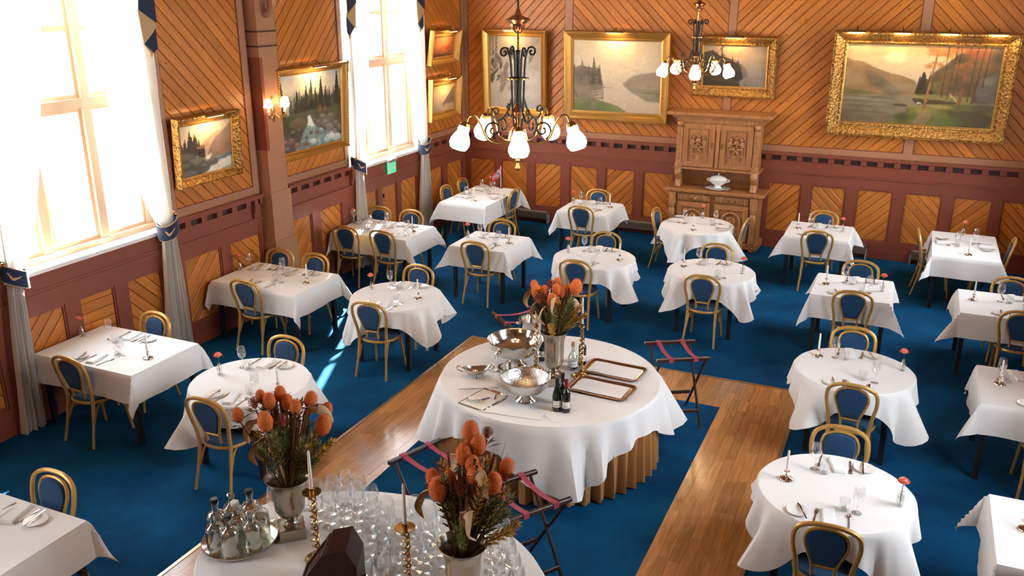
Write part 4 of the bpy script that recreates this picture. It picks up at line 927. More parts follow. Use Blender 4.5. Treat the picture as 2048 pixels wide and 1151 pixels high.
    for x0, x1, yb, w, c in ((.600,.550,.82,.0085,'96603a'),(.795,.772,.72,.009,'8a4f34'),(.715,.690,.66,.005,'5d4028'),(.74,.728,.66,.004,'5d4028'),(.885,.85,.70,.007,'5a3f2a'),(.84,.82,.68,.004,'4d3826'),(.66,.655,.64,.004,'4d3824'),(.92,.90,.5,.005,'43331f')):
        xc = x0 + (x1 - x0)*p.Y/yb; p.lay(((np.abs(p.X - xc) < w*(.7 + .5*p.Y)) & (p.Y < yb)).astype(float), c, .9, .3)
    p.lay(p.rb(.73,.63,.012,.07,-.5), 'c9b07a', .7); p.lay(p.blob(.515,.715,.022,.013,.4), 'e8dcc0'); p.lay(p.blob(.50,.712,.008,.012,.4), '2a2018'); p.lay(p.blob(.52,.725,.01,.008,.4), '3a2c20'); return p.done()

def canvas_mesh(img, w, h):
    H_, W_ = img.shape[:2]; xs = np.linspace(-w/2, w/2, W_); zs = np.linspace(h, 0, H_)
    co = np.zeros((H_, W_, 3)); co[..., 0] = xs[None]; co[..., 2] = zs[:, None]
    idx = np.arange(H_*W_).reshape(H_, W_); f = np.stack([idx[:-1, :-1], idx[1:, :-1], idx[1:, 1:], idx[:-1, 1:]], -1).reshape(-1, 4)
    me = bpy.data.meshes.new('canvas'); me.vertices.add(H_*W_); me.vertices.foreach_set('co', co.ravel())
    me.loops.add(f.size); me.loops.foreach_set('vertex_index', f.ravel()); me.polygons.add(len(f)); me.polygons.foreach_set('loop_start', np.arange(0, f.size, 4))
    me.update(); me.validate()
    ca = me.color_attributes.new('paint', 'FLOAT_COLOR', 'POINT'); ca.data.foreach_set('color', np.concatenate([img, np.ones((H_, W_, 1))], -1).ravel())
    me.materials.append(M_['canvas']); return me
def frame_mb(w, h, fw, prof):
    """mitred frame round an opening w x h (origin bottom centre of the opening); prof: (distance out from the opening, height towards the room)"""
    mb = MB(); rings = []
    cs = [(-w/2, 0, -1, -1), (w/2, 0, 1, -1), (w/2, h, 1, 1), (-w/2, h, -1, 1)]
    P = [[(cx + sx*o*fw, -d, cz + sz*o*fw) for o, d in prof] for cx, cz, sx, sz in cs]
    n = len(prof)
    for i in range(4):
        a, b_ = P[i], P[(i+1) % 4]; mb.add(a + b_, [(j, n + j, n + j + 1, j + 1) for j in range(n - 1)])
    return mb
PROF = [(0,0.0),(0,0.025),(0.10,0.03),(0.16,0.022),(0.30,0.03),(0.42,0.05),(0.62,0.07),(0.80,0.085),(0.90,0.08),(0.95,0.088),(1.0,0.08),(1.0,-0.01)]
def painting(label, wall, u0, u1, z0, z1, fw, tilt, img, mat='gold_frame', lamps=1, off=0.06, beads=False, depth=1.0):
    W_, H_ = u1 - u0, z1 - z0; w, h = W_ - 2*fw, H_ - 2*fw
    t = thing('framed_painting', label, 'painting', (0,0,0), 0, 'oil paintings in gilt frames')
    base = ((u0+u1)/2, -off, z0) if wall == 'b' else (off, (u0+u1)/2, z0)
    t.location = base; t.rotation_euler = (tilt, 0, 0 if wall == 'b' else PI/2)
    fr = part('frame', frame_mb(w, h, fw, [(o, d*depth) for o, d in PROF]).xf(Matrix.Translation((0, 0, fw))), mat, t, True)
    part('inner_slip', frame_mb(w - 0.03, h - 0.03, 0.022, [(0,0.004),(0,0.016),(0.6,0.022),(1,0.02)]).xf(Matrix.Translation((0, 0, fw + 0.015))), 'gold_frame', fr, False)
    if beads:
        b_ = MB(); nb = int(W_/0.035)
        for i in range(nb + 1):
            for zz in (0.012, H_ - 0.012): b_.ball((-W_/2 + W_*i/nb, -0.085*depth, zz), 0.014, 6, 4)
        nb = int(H_/0.035)
        for i in range(nb + 1):
            for xx in (-W_/2 + 0.012, W_/2 - 0.012): b_.ball((xx, -0.085*depth, H_*i/nb), 0.014, 6, 4)
        q = part('beading', b_, mat, fr); q['kind'] = 'stuff'
    mobj('canvas', canvas_mesh(img, w, h), t, (0, -0.004, fw))
    part('backing', MB().box(-W_/2 + 0.01, W_/2 - 0.01, 0.0, 0.008, 0.01, H_ - 0.01), 'wall_backing', t, False)
    for i in range(lamps):
        cx = -W_/2 + W_*(i + 0.5)/lamps; ln = 0.16 if lamps == 1 else 0.13
        lp = part('picture_lamp', MB().tube([(cx - ln, -0.17, H_ + 0.005), (cx + ln, -0.17, H_ + 0.005)], 0.017, 10), 'brass', t)
        part('lamp_arm', MB().tube(spline([(cx, -0.02, H_ - 0.01), (cx, -0.06, H_ + 0.07), (cx, -0.13, H_ + 0.06), (cx, -0.17, H_ + 0.02)], 5), 0.006, 6), 'brass', lp)
        part('lamp_slot', MB().box(cx - ln*0.85, cx + ln*0.85, -0.176, -0.158, H_ - 0.0145, H_ - 0.011), 'lamp_tube', lp, False)
        d = bpy.data.lights.new('picture_light', 'AREA'); d.shape = 'RECTANGLE'; d.size = ln*1.7; d.size_y = 0.015; d.energy = 2.6 if lamps == 1 else 1.5; d.color = (1.0, 0.66, 0.34)
        o = link(bpy.data.objects.new('picture_light', d)); o.parent = t; o.location = (cx, -0.167, H_ - 0.018); o.rotation_euler = (math.radians(28), 0, 0)
painting('mountain torrent painting between near window and pilaster', 'l', -7.50, -6.44, 1.99, 2.80, 0.09, 0.06, pic_a(), 'gold_carved')
painting('spruce forest and rocky stream painting beside the pilaster', 'l', -5.66, -4.06, 1.97, 3.20, 0.085, 0.05, pic_b(), 'gold_frame', beads=True)
painting('small reddish sunset painting, upper of the corner pair', 'l', -1.48, -0.46, 2.93, 3.52, 0.11, 0.16, pic_c())
painting('small hazy fjord painting, lower of the corner pair', 'l', -1.52, -0.42, 1.97, 2.70, 0.12, 0.07, pic_d())
painting('tall grey wildlife painting right of the far corner', 'b', 0.49, 1.72, 1.99, 3.49, 0.10, 0.04, pic_1())
painting('misty lake painting with firs left of the sideboard', 'b', 2.08, 3.96, 1.98, 3.50, 0.14, 0.06, pic_2())
painting('dark forest lake painting above the sideboard', 'b', 4.36, 5.70, 2.50, 3.48, 0.15, 0.12, pic_3(), 'gold_carved', depth=1.3)
painting('largest painting, mountain lake with tall pines', 'b', 6.54, 9.08, 2.00, 3.60, 0.19, 0.09, pic_4(), 'gold_carved', lamps=4, depth=1.5)

# ================================================================== chandeliers
def scroll(c, r0, turns, start, plane_dir, n=22, sgn=1):
    """flat spiral in the plane of plane_dir and z"""
    pts = []
    for i in range(n + 1):
        t = i/n; a = start + sgn*turns*2*PI*t; r = r0*(1 - 0.82*t)
        pts.append((c[0] + plane_dir[0]*r*math.cos(a), c[1] + plane_dir[1]*r*math.cos(a), c[2] + r*math.sin(a)))
    return pts
def chandelier(x, y, turn, label, lum):
    t = thing('chandelier', label, 'chandelier', (x, y, 0), turn, 'chandeliers')
    B = 3.02      # height of the shades' middle
    part('ceiling_rod', MB().tube([(0,0,4.06),(0,0,RZ)], 0.008, 8), 'iron', t)
    part('canopy_bowl', MB().lathe([(0.02,3.90),(0.05,3.93),(0.06,3.97),(0.10,4.00),(0.075,4.01),(0.03,4.03),(0.012,4.08)], 24), 'copper', t)
    part('rod', MB().tube([(0,0,3.2),(0,0,3.92)], 0.014, 10), 'brass', t)
    body = part('ball', MB().lathe([(0.012,2.93),(0.03,2.97),(0.065,3.03),(0.078,3.10),(0.06,3.17),(0.028,3.21),(0.02,3.24),(0.04,3.28),(0.048,3.31),(0.03,3.35),(0.014,3.38)], 24), 'copper', t)
    part('finial', MB().lathe([(0.002,2.84),(0.018,2.85),(0.024,2.87),(0.014,2.89),(0.01,2.91),(0.02,2.93),(0.012,2.96)], 16), 'brass', body)
    part('iron_column', MB().lathe([(0.014,3.36),(0.024,3.40),(0.018,3.44),(0.018,3.52),(0.026,3.55),(0.018,3.59),(0.016,3.74),(0.022,3.77),(0.012,3.78)], 14), 'iron', t)
    part('collar', MB().lathe([(0.05,3.555),(0.085,3.56),(0.085,3.57),(0.03,3.58)], 20), 'brass', t)
    for i in range(4):
        a = i*PI/2 + 0.4; d = (math.cos(a), math.sin(a))
        f = MB()
        path = [(0.035,3.20),(0.045,3.32),(0.05,3.45),(0.055,3.60),(0.065,3.72),(0.085,3.78)]
        f.tube(spline([(d[0]*r_, d[1]*r_, z) for r_, z in path], 5), 0.0095, 6)
        f.tube(scroll((d[0]*0.115, d[1]*0.115, 3.76), 0.040, 1.2, PI*0.8, d, sgn=-1), 0.008, 6)
        low = [(0.05,3.42),(0.075,3.34),(0.12,3.27),(0.17,3.25),(0.20,3.29)]
        f.tube(spline([(d[0]*r_, d[1]*r_, z) for r_, z in low], 5), 0.0085, 6)
        f.tube(scroll((d[0]*0.185, d[1]*0.185, 3.32), 0.035, 1.1, -0.3, d), 0.008, 6)
        part('iron_scroll', f, 'iron', t)
    for i in range(5):
        a = -PI/2 + i*2*PI/5; d = (math.cos(a), math.sin(a))
        path = [(0.06,3.08),(0.16,3.07),(0.25,3.11),(0.30,3.22),(0.345,3.29),(0.395,3.295),(0.42,3.245)]
        arm = part('arm', MB().tube(spline([(d[0]*r_, d[1]*r_, z) for r_, z in path], 6), 0.009, 8), 'brass', t)
        part('arm_scroll', MB().tube(scroll((d[0]*0.20, d[1]*0.20, 3.18), 0.075, 1.4, -1.2, d), 0.0085, 6), 'iron', arm)
        # shade tilted outwards
        Mx = Matrix.Translation((d[0]*0.425, d[1]*0.425, 3.245)) @ Matrix.Rotation(a, 4, 'Z') @ Matrix.Rotation(-0.32, 4, 'Y')
        part('gallery', MB().lathe([(0.012,0.01),(0.034,-0.005),(0.042,-0.03),(0.03,-0.03)], 16).xf(Mx), 'brass', arm)
        part('glass_shade', MB().lathe([(0.040,-0.025),(0.046,-0.055),(0.042,-0.07),(0.060,-0.10),(0.076,-0.14),(0.078,-0.17),(0.062,-0.205),(0.050,-0.212)], 20, caps=True).xf(Mx), 'lamp_glass', arm)
    return t
chandelier(4.98, -8.80, 0.43, 'nearer brass and iron chandelier with five lit glass shades', 1)
chandelier(4.95, -14.95, 0.2, 'unseen brass and iron chandelier added beside the gallery', 1)  # out of view, added at the same spacing to light the front tables
chandelier(4.95, -2.60, 0.22, 'farther brass and iron chandelier before the back wall', 1)

# wall sconce on the pilaster
sc = thing('wall_sconce', 'brass wall lamp with three lit shades on the pilaster', 'lamp', (0.18, -5.80, 2.70))
part('back_plate', MB().lathe([(0.002,-0.16),(0.02,-0.13),(0.035,0.0),(0.02,0.16),(0.002,0.19)], 10, sx=0.6), 'brass', sc)
for i, (dy, dx) in enumerate(((-0.17, 0.07), (0.0, 0.19), (0.17, 0.07))):
    arm = part('arm', MB().tube(spline([(0.02,0,-0.04),(dx*0.6,dy*0.5,-0.09),(dx,dy,-0.06),(dx,dy,0.0)], 5), 0.009, 7), 'brass', sc)
    part('candle_tube', MB().lathe([(0.022,0.0),(0.014,0.005),(0.012,0.07)], 10, (dx,dy,0)), 'wax', arm)
    part('shade', MB().lathe([(0.062,0.06),(0.05,0.11),(0.036,0.16)], 14, (dx,dy,0)), 'sconce_shade', arm)

# exit sign under the far window
ex = thing('exit_sign', 'green emergency exit sign below the far window', 'sign', (0.075, -2.80, 1.40))
part('lamp_housing', MB().bbox(-0.03, 0.05, -0.13, 0.13, 0.10, 0.15, 0.01), 'grey_plastic', ex, False)
part('sign_panel', MB().box(0.0, 0.012, -0.13, 0.13, -0.09, 0.10), 'exit_face', ex, False)
pm = MB()
def rr(poly): pm.loft([[(0.0125, u, z) for u, z in poly], [(0.0145, u, z) for u, z in poly]])
rr([(0.05,-0.06),(0.085,-0.06),(0.085,0.0)][:3] and [(0.055,0.07),(0.075,0.07),(0.075,0.0),(0.095,0.0),(0.065,-0.055),(0.035,0.0),(0.055,0.0)])
rr([(-0.10,-0.07),(-0.04,-0.07),(-0.04,0.075),(-0.10,0.075),(-0.10,0.06),(-0.055,0.06),(-0.055,-0.055),(-0.10,-0.055)])
rr([(-0.085,0.03),(-0.07,0.045),(-0.06,0.03),(-0.072,0.018)]); rr([(-0.095,0.0),(-0.07,0.015),(-0.058,0.0),(-0.075,-0.02),(-0.058,-0.05),(-0.068,-0.052),(-0.088,-0.022),(-0.105,-0.045),(-0.112,-0.036)])
part('pictogram', pm, 'sign_white', ex, False)

# low heaters along the skirting
for i, (a, b_, lb) in enumerate(((1.0, 1.79, 'low brown heater behind the flag table'), (3.0, 3.86, 'low brown heater left of the sideboard'), (6.5, 7.38, 'low brown heater right of the sideboard'), (8.05, 8.9, 'low brown heater behind the far right table'))):
    h = thing('skirting_heater', lb, 'heater', ((a+b_)/2, -0.12, 0), 0, 'skirting heaters'); w = (b_-a)/2
    part('casing', MB().bbox(-w, w, -0.055, 0.06, 0.09, 0.22, 0.012), 'heater', h, False); part('top_grille', MB().box(-w + 0.03, w - 0.03, -0.04, 0.04, 0.22, 0.224), 'grey_plastic', h, False)
    for s in (-1, 1): part('bracket', MB().box(s*w - 0.012, s*w + 0.012, -0.05, 0.05, 0.0, 0.16), 'grey_plastic', h, False)

# ================================================================== sideboard
sb = thing('carved_sideboard', 'tall carved oak sideboard standing against the back wall', 'sideboard', (4.92, -0.07, 0))
def sp(nm, mb, mat='oak', par=None, smooth=False): return part(nm, mb, mat, par or sb, smooth)
D = 0.50
sp('base_body', MB().box(-0.74, 0.74, -D + 0.03, 0, 0.10, 0.95))
sp('plinth', MB().bbox(-0.80, 0.80, -D - 0.02, 0, 0.06, 0.16, 0.015))
for sx in (-1, 1):
    for yy in (-D + 0.05, -0.07): sp('bun_foot', MB().lathe([(0.05,0),(0.07,0.03),(0.06,0.06)], 16, (sx*0.70, yy, 0)), smooth=True)
sp('counter', MB().bbox(-0.84, 0.84, -D - 0.06, 0, 0.955, 1.0, 0.012)); sp('counter_moulding', MB().box(-0.78, 0.78, -D - 0.01, 0, 0.925, 0.955))
def door(x0, x1, z0, z1, y, frame=0.07, par=None):
    d = sp('door', MB().box(x0, x1, y - 0.012, y + 0.01, z0, z1))
    f = MB()
    for q in ((x0, x0+frame, z0, z1), (x1-frame, x1, z0, z1), (x0+frame, x1-frame, z0, z0+frame), (x0+frame, x1-frame, z1-frame, z1)): f.box(q[0], q[1], y - 0.03, y, q[2], q[3])
    sp('door_frame', f, par=d)
    g = MB(); k = frame; t = 0.022
    for q in ((x0+k, x0+k+t, z0+k, z1-k), (x1-k-t, x1-k, z0+k, z1-k), (x0+k+t, x1-k-t, z0+k, z0+k+t), (x0+k+t, x1-k-t, z1-k-t, z1-k)): g.box(q[0], q[1], y - 0.042, y - 0.01, q[2], q[3])
    sp('door_moulding', g, par=d); return d
for s in (-1, 1):
    a, b_ = (-0.60, -0.04) if s < 0 else (0.04, 0.60)
    dr = sp('drawer', MB().box(a, b_, -D, -D + 0.03, 0.80, 0.91))
    fl_ = MB()
    for i in range(15): 
        u = a + 0.03 + (b_ - a - 0.06)*i/14; fl_.tube([(u, -D - 0.004, 0.815), (u, -D - 0.010, 0.855), (u, -D - 0.004, 0.895)], 0.016, 6)
    sp('gadroon_carving', fl_, par=dr, smooth=True)
    sp('drawer_pull', MB().tube(spline([((a+b_)/2 - 0.06, -D - 0.02, 0.865), ((a+b_)/2, -D - 0.045, 0.84), ((a+b_)/2 + 0.06, -D - 0.02, 0.865)], 5), 0.008, 6), 'brass', par=dr, smooth=True)
    d = door(a, b_, 0.18, 0.78, -D + 0.02, 0.06)
    cx = (a+b_)/2; ar = MB()
    arch = [(cx + 0.15*math.cos(PI*i/14), -D - 0.012, 0.50 + 0.15*math.sin(PI*i/14)) for i in range(15)]
    ar.tube([(cx + 0.15, -D - 0.012, 0.28)] + arch + [(cx - 0.15, -D - 0.012, 0.28)], 0.018, 6); sp('carved_arch', ar, par=d, smooth=True)
    rs = MB()
    for i in range(8): rs.ball((cx + 0.06*math.cos(i*PI/4), -D + 0.002, 0.50 + 0.06*math.sin(i*PI/4)), 0.03, 8, 5, (1, .5, 1))
    sp('rosette', rs.ball((cx, -D, 0.50), 0.03, 8, 6), par=d, smooth=True)
for sx in (-1, 1):   # carved corner columns of the base
    sp('corner_column', MB().lathe([(0.05,0.16),(0.055,0.22),(0.038,0.30),(0.05,0.50),(0.062,0.58),(0.05,0.64),(0.04,0.66),(0.055,0.69),(0.05,0.74)], 12, (sx*0.68, -D - 0.005, 0)), smooth=True)
    sp('column_block', MB().bbox(sx*0.68 - 0.06, sx*0.68 + 0.06, -D - 0.045, -D + 0.06, 0.74, 0.93, 0.01))
U = 0.40
sp('niche_back', MB().box(-0.66, 0.66, -0.06, 0, 1.0, 1.34)); nb = MB()
for q in ((-0.62, -0.05), (0.05, 0.62)):
    for r_ in ((q[0], q[1], 1.05, 1.075), (q[0], q[1], 1.27, 1.295), (q[0], q[0]+0.025, 1.05, 1.295), (q[1]-0.025, q[1], 1.05, 1.295)): nb.box(r_[0], r_[1], -0.075, -0.05, r_[2], r_[3])
sp('niche_moulding', nb)
sp('upper_body', MB().box(-0.66, 0.66, -U, 0, 1.32, 2.16)); sp('upper_shelf_edge', MB().box(-0.71, 0.71, -U - 0.03, 0, 1.315, 1.35))
sp('frieze', MB().box(-0.69, 0.69, -U - 0.015, 0, 2.10, 2.18)); co = MB().bbox(-0.76, 0.76, -U - 0.07, 0, 2.18, 2.22, 0.012); co.bbox(-0.85, 0.85, -U - 0.13, 0, 2.22, 2.27, 0.012); sp('cornice', co)
sp('centre_post', MB().bbox(-0.035, 0.035, -U - 0.03, -U, 1.36, 2.10, 0.008)); sp('centre_capital', MB().bbox(-0.045, 0.045, -U - 0.045, -U, 1.98, 2.10, 0.01))
def relief(cx, y, zb, flip, par):
    """carved tavern scene: two seated figures and one behind a trestle table"""
    b_ = MB()
    def el(x, z, r, sc=(1, .5, 1), d=0.028): b_.ball((cx + flip*x, y - d, z), r*1.08, 8, 6, (sc[0], sc[1]*1.3, sc[2]))
    for sx in (-1, 1):
        el(sx*0.095, zb + 0.17, 0.042, (.85, .6, 1.5)); el(sx*0.085, zb + 0.255, 0.026, (1, .8, 1)); el(sx*0.06, zb + 0.10, 0.035, (1.5, .6, .7))
        b_.tube([(cx + sx*0.03, y - 0.03, zb + 0.10), (cx + sx*0.035, y - 0.03, zb + 0.01)], 0.013, 6); b_.tube([(cx + sx*0.10, y - 0.03, zb + 0.12), (cx + sx*0.115, y - 0.03, zb + 0.01)], 0.013, 6)
        b_.tube([(cx + sx*0.10, y - 0.045, zb + 0.21), (cx + sx*0.07, y - 0.055, zb + 0.17), (cx + sx*0.035, y - 0.05, zb + 0.185)], 0.012, 6)
    el(0, zb + 0.20, 0.05, (1.1, .5, 1.1), .01); el(0, zb + 0.275, 0.027, (1, .8, 1), .02)
    b_.box(cx - 0.055, cx + 0.055, y - 0.055, y, zb + 0.135, zb + 0.15)
    for s in (-1, 1): b_.tube([(cx - s*0.045, y - 0.04, zb + 0.135), (cx + s*0.045, y - 0.04, zb + 0.01)], 0.009, 5)
    el(0.015, zb + 0.165, 0.015, (1, 1, 1.4), .04)
    return sp('carved_figures', b_, par=par, smooth=True)
for s in (-1, 1):
    a, b_ = (-0.57, -0.05) if s < 0 else (0.05, 0.57)
    d = door(a, b_, 1.37, 2.08, -U - 0.012, 0.06)
    cx = (a+b_)/2; y = -U - 0.03
    sp('relief_panel', MB().box(cx - 0.155, cx + 0.155, y, y + 0.025, 1.47, 1.98), par=d)
    a2 = MB(); pts = [(cx + 0.135*math.cos(PI*i/12), y - 0.005, 1.86 + 0.07*math.sin(PI*i/12)) for i in range(13)]
    a2.tube([(cx + 0.135, y - 0.005, 1.60)] + pts + [(cx - 0.135, y - 0.005, 1.60)], 0.012, 6); sp('relief_arch', a2, par=d, smooth=True)
    relief(cx, y, 1.60, s, d)
    lo = MB().box(cx - 0.14, cx + 0.14, y - 0.015, y, 1.575, 1.595)
    for sx in (-1, 1):
        lo.tube(scroll((cx + sx*0.075, y - 0.008, 1.525), 0.04, 1.4, 0.4, (sx, 0)), 0.008, 5)
    sp('strapwork_carving', lo, par=d, smooth=True)
    sp('key_plate', MB().bbox(s*0.075 - 0.012, s*0.075 + 0.012, -U - 0.052, -U - 0.04, 1.68, 1.78, 0.004), 'brass', par=d)
for sx in (-1, 1):   # carved pilasters and consoles beside the doors
    sp('pilaster', MB().bbox(sx*0.63 - 0.05, sx*0.63 + 0.05, -U - 0.045, -U + 0.05, 1.42, 2.02, 0.012)); sp('pilaster_head', MB().ball((sx*0.63, -U - 0.03, 2.07), 0.055, 10, 8, (1, 1, 1.1)), smooth=True)
    sp('pilaster_foot', MB().bbox(sx*0.63 - 0.062, sx*0.63 + 0.062, -U - 0.06, -U + 0.05, 1.35, 1.43, 0.012)); fc = MB()
    for i in range(6): fc.ball((sx*0.63, -U - 0.048, 1.50 + i*0.085), 0.022, 8, 5, (1, .5, 1.5))
    sp('pilaster_carving', fc, smooth=True)
    sp('console', MB().tube(spline([(sx*0.63, -U + 0.0, 1.32), (sx*0.63, -U - 0.04, 1.24), (sx*0.63, -U + 0.03, 1.13), (sx*0.63, -U - 0.0, 1.0)], 6), [0.06]*7 + [0.05]*6 + [0.055]*6, 10), smooth=True)
    sp('niche_side', MB().box(sx*0.60, sx*0.66, -U + 0.05, 0, 1.0, 1.32) if sx > 0 else MB().box(-0.66, -0.60, -U + 0.05, 0, 1.0, 1.32))
# tureen on its saucer
tr_ = thing('soup_tureen', 'white porcelain lidded tureen on the sideboard', 'tureen', (4.96, -0.40, 1.018))
part('bowl', MB().lathe([(0.055,0.0),(0.06,0.008),(0.035,0.03),(0.05,0.05),(0.10,0.085),(0.125,0.125),(0.13,0.15),(0.122,0.152)], 28, sx=1.15), 'porcelain', tr_)
ld = part('lid', MB().lathe([(0.132,0.150),(0.12,0.170),(0.085,0.195),(0.04,0.210),(0.012,0.215)], 28, sx=1.15), 'porcelain', tr_)
part('knob', MB().lathe([(0.008,0.212),(0.006,0.222),(0.018,0.232),(0.014,0.246),(0.003,0.252)], 12), 'porcelain', ld)
for sx in (-1, 1): part('handle', MB().tube(spline([(sx*0.14,0,0.14),(sx*0.175,0,0.15),(sx*0.18,0,0.125),(sx*0.13,0,0.10)], 5), 0.009, 8), 'porcelain', tr_)
sau = [[(r_*(1 + 0.05*math.cos(10*2*PI*j/60))*math.cos(2*PI*j/60)*1.15, r_*(1 + 0.05*math.cos(10*2*PI*j/60))*math.sin(2*PI*j/60), z) for j in range(60)] for r_, z in ((0.08,0.0),(0.16,0.008),(0.185,0.018),(0.18,0.018),(0.1,0.008))]
solid('saucer', MB().loft(sau), 'porcelain', 'scalloped white dish under the tureen', 'dish', (4.96, -0.40, 1.001))
# ================================================================== centre serving table
CX, CY, CR = 5.0, -8.08, 0.99
def round_table(name, cx, cy, r, label, z=0.755, sy=1.0):
    t = thing(name, label, 'table', (cx, cy, 0), 0, 'large round serving tables')
    part('tabletop', MB().lathe([(r-0.01, z-0.04), (r, z-0.03), (r, z-0.006), (r-0.01, z)], 64, sy=sy), 'dark_stain', t)
    for i in range(4):
        a = PI/4 + i*PI/2; part('leg', MB().bbox(-0.03, 0.03, -0.03, 0.03, 0, z - 0.04, 0.005), 'black_metal', t, False, loc=(0.6*r*math.cos(a), 0.6*r*sy*math.sin(a), 0))
round_table('serving_table', CX, CY, CR, 'large round serving table in the middle of the hall')
def skirt(cx, cy, r, label, pleats=48):
    n = pleats*10; rows = []
    for k in range(9):
        v = k/8; z = 0.745 - 0.735*v; ring = []
        for j in range(n):
            a = 2*PI*j/n; ph = pleats*a; w = math.sin(ph) + 0.35*math.sin(2*ph + 0.8 + 1.2*math.sin(3*a))
            rr_ = r + 0.010 + 0.02*v + (0.010 + 0.028*v)*w + 0.008*v*math.sin(7*a + 1); ring.append((rr_*math.cos(a), rr_*math.sin(a), z + (0.004*math.sin(ph) if k == 8 else 0)))
        rows.append(ring)
    return solid('table_skirt', MB().loft(rows, False), 'skirt_cloth', label, 'table skirt', (cx, cy, 0), 0, 'pleated table skirts')
skirt(CX, CY, CR, 'pleated golden brown skirt round the centre table')
solid('tablecloth', drape_round(CR + 0.035, 0.27, 0.62, math.radians(-62) + PI/4, 77, 0.768, 5, 0.15, sharp=1.2), 'cloth', 'large white cloth draped over the centre table', 'tablecloth', (CX, CY, 0), 0, 'white tablecloths')
Z0 = 0.770

# flowers, stalks and leaves of the three big arrangements
def bloom_mb():
    b = MB(); R = random.Random(4)
    prof = []
    for i in range(13):
        t = i/12; z = -0.055 + 0.115*t; prof.append((max(0.001, 0.043*math.sin(PI*min(1, 0.08 + 0.92*t))**0.42*(1.0 - 0.06*t)), z))
    b.lathe(prof, 18)
    for i in range(240):   # loop-shaped styles standing out of the cone
        t = (i + 0.5)/240; a = i*2.39996; z = -0.05 + 0.105*t; r = 0.043*math.sin(PI*min(1, 0.09 + 0.9*t))**0.42*(1.0 - 0.06*t); d = Vector((math.cos(a), math.sin(a), 0.25 + 0.5*t)).normalized(); s = Vector((-math.sin(a), math.cos(a), 0))*0.0022
        c = Vector((r*math.cos(a), r*math.sin(a), z)); b.add([c - s, c + s, c + d*0.009 + Vector((0,0,0.006))], [(0,1,2)])
    return b
BLOOM = bloom_mb().mesh('bloom', 'banksia')
pinb = MB().ball((0,0,-0.01), 0.022, 10, 6); Rp = random.Random(9)
for i in range(70):
    a = i*2.39996; e = -0.3 + 1.8*i/70; d = Vector((math.cos(a)*math.cos(e), math.sin(a)*math.cos(e), math.sin(e))); pinb.tube([d*0.018, d*0.036 + Vector((0,0,0.006)), d*0.044 + Vector((0,0,0.014))], 0.0016, 4)
PIN = pinb.mesh('bloom', 'pincushion')
def lookz(d):
    return Vector(d).to_track_quat('Z', 'Y').to_matrix().to_4x4()
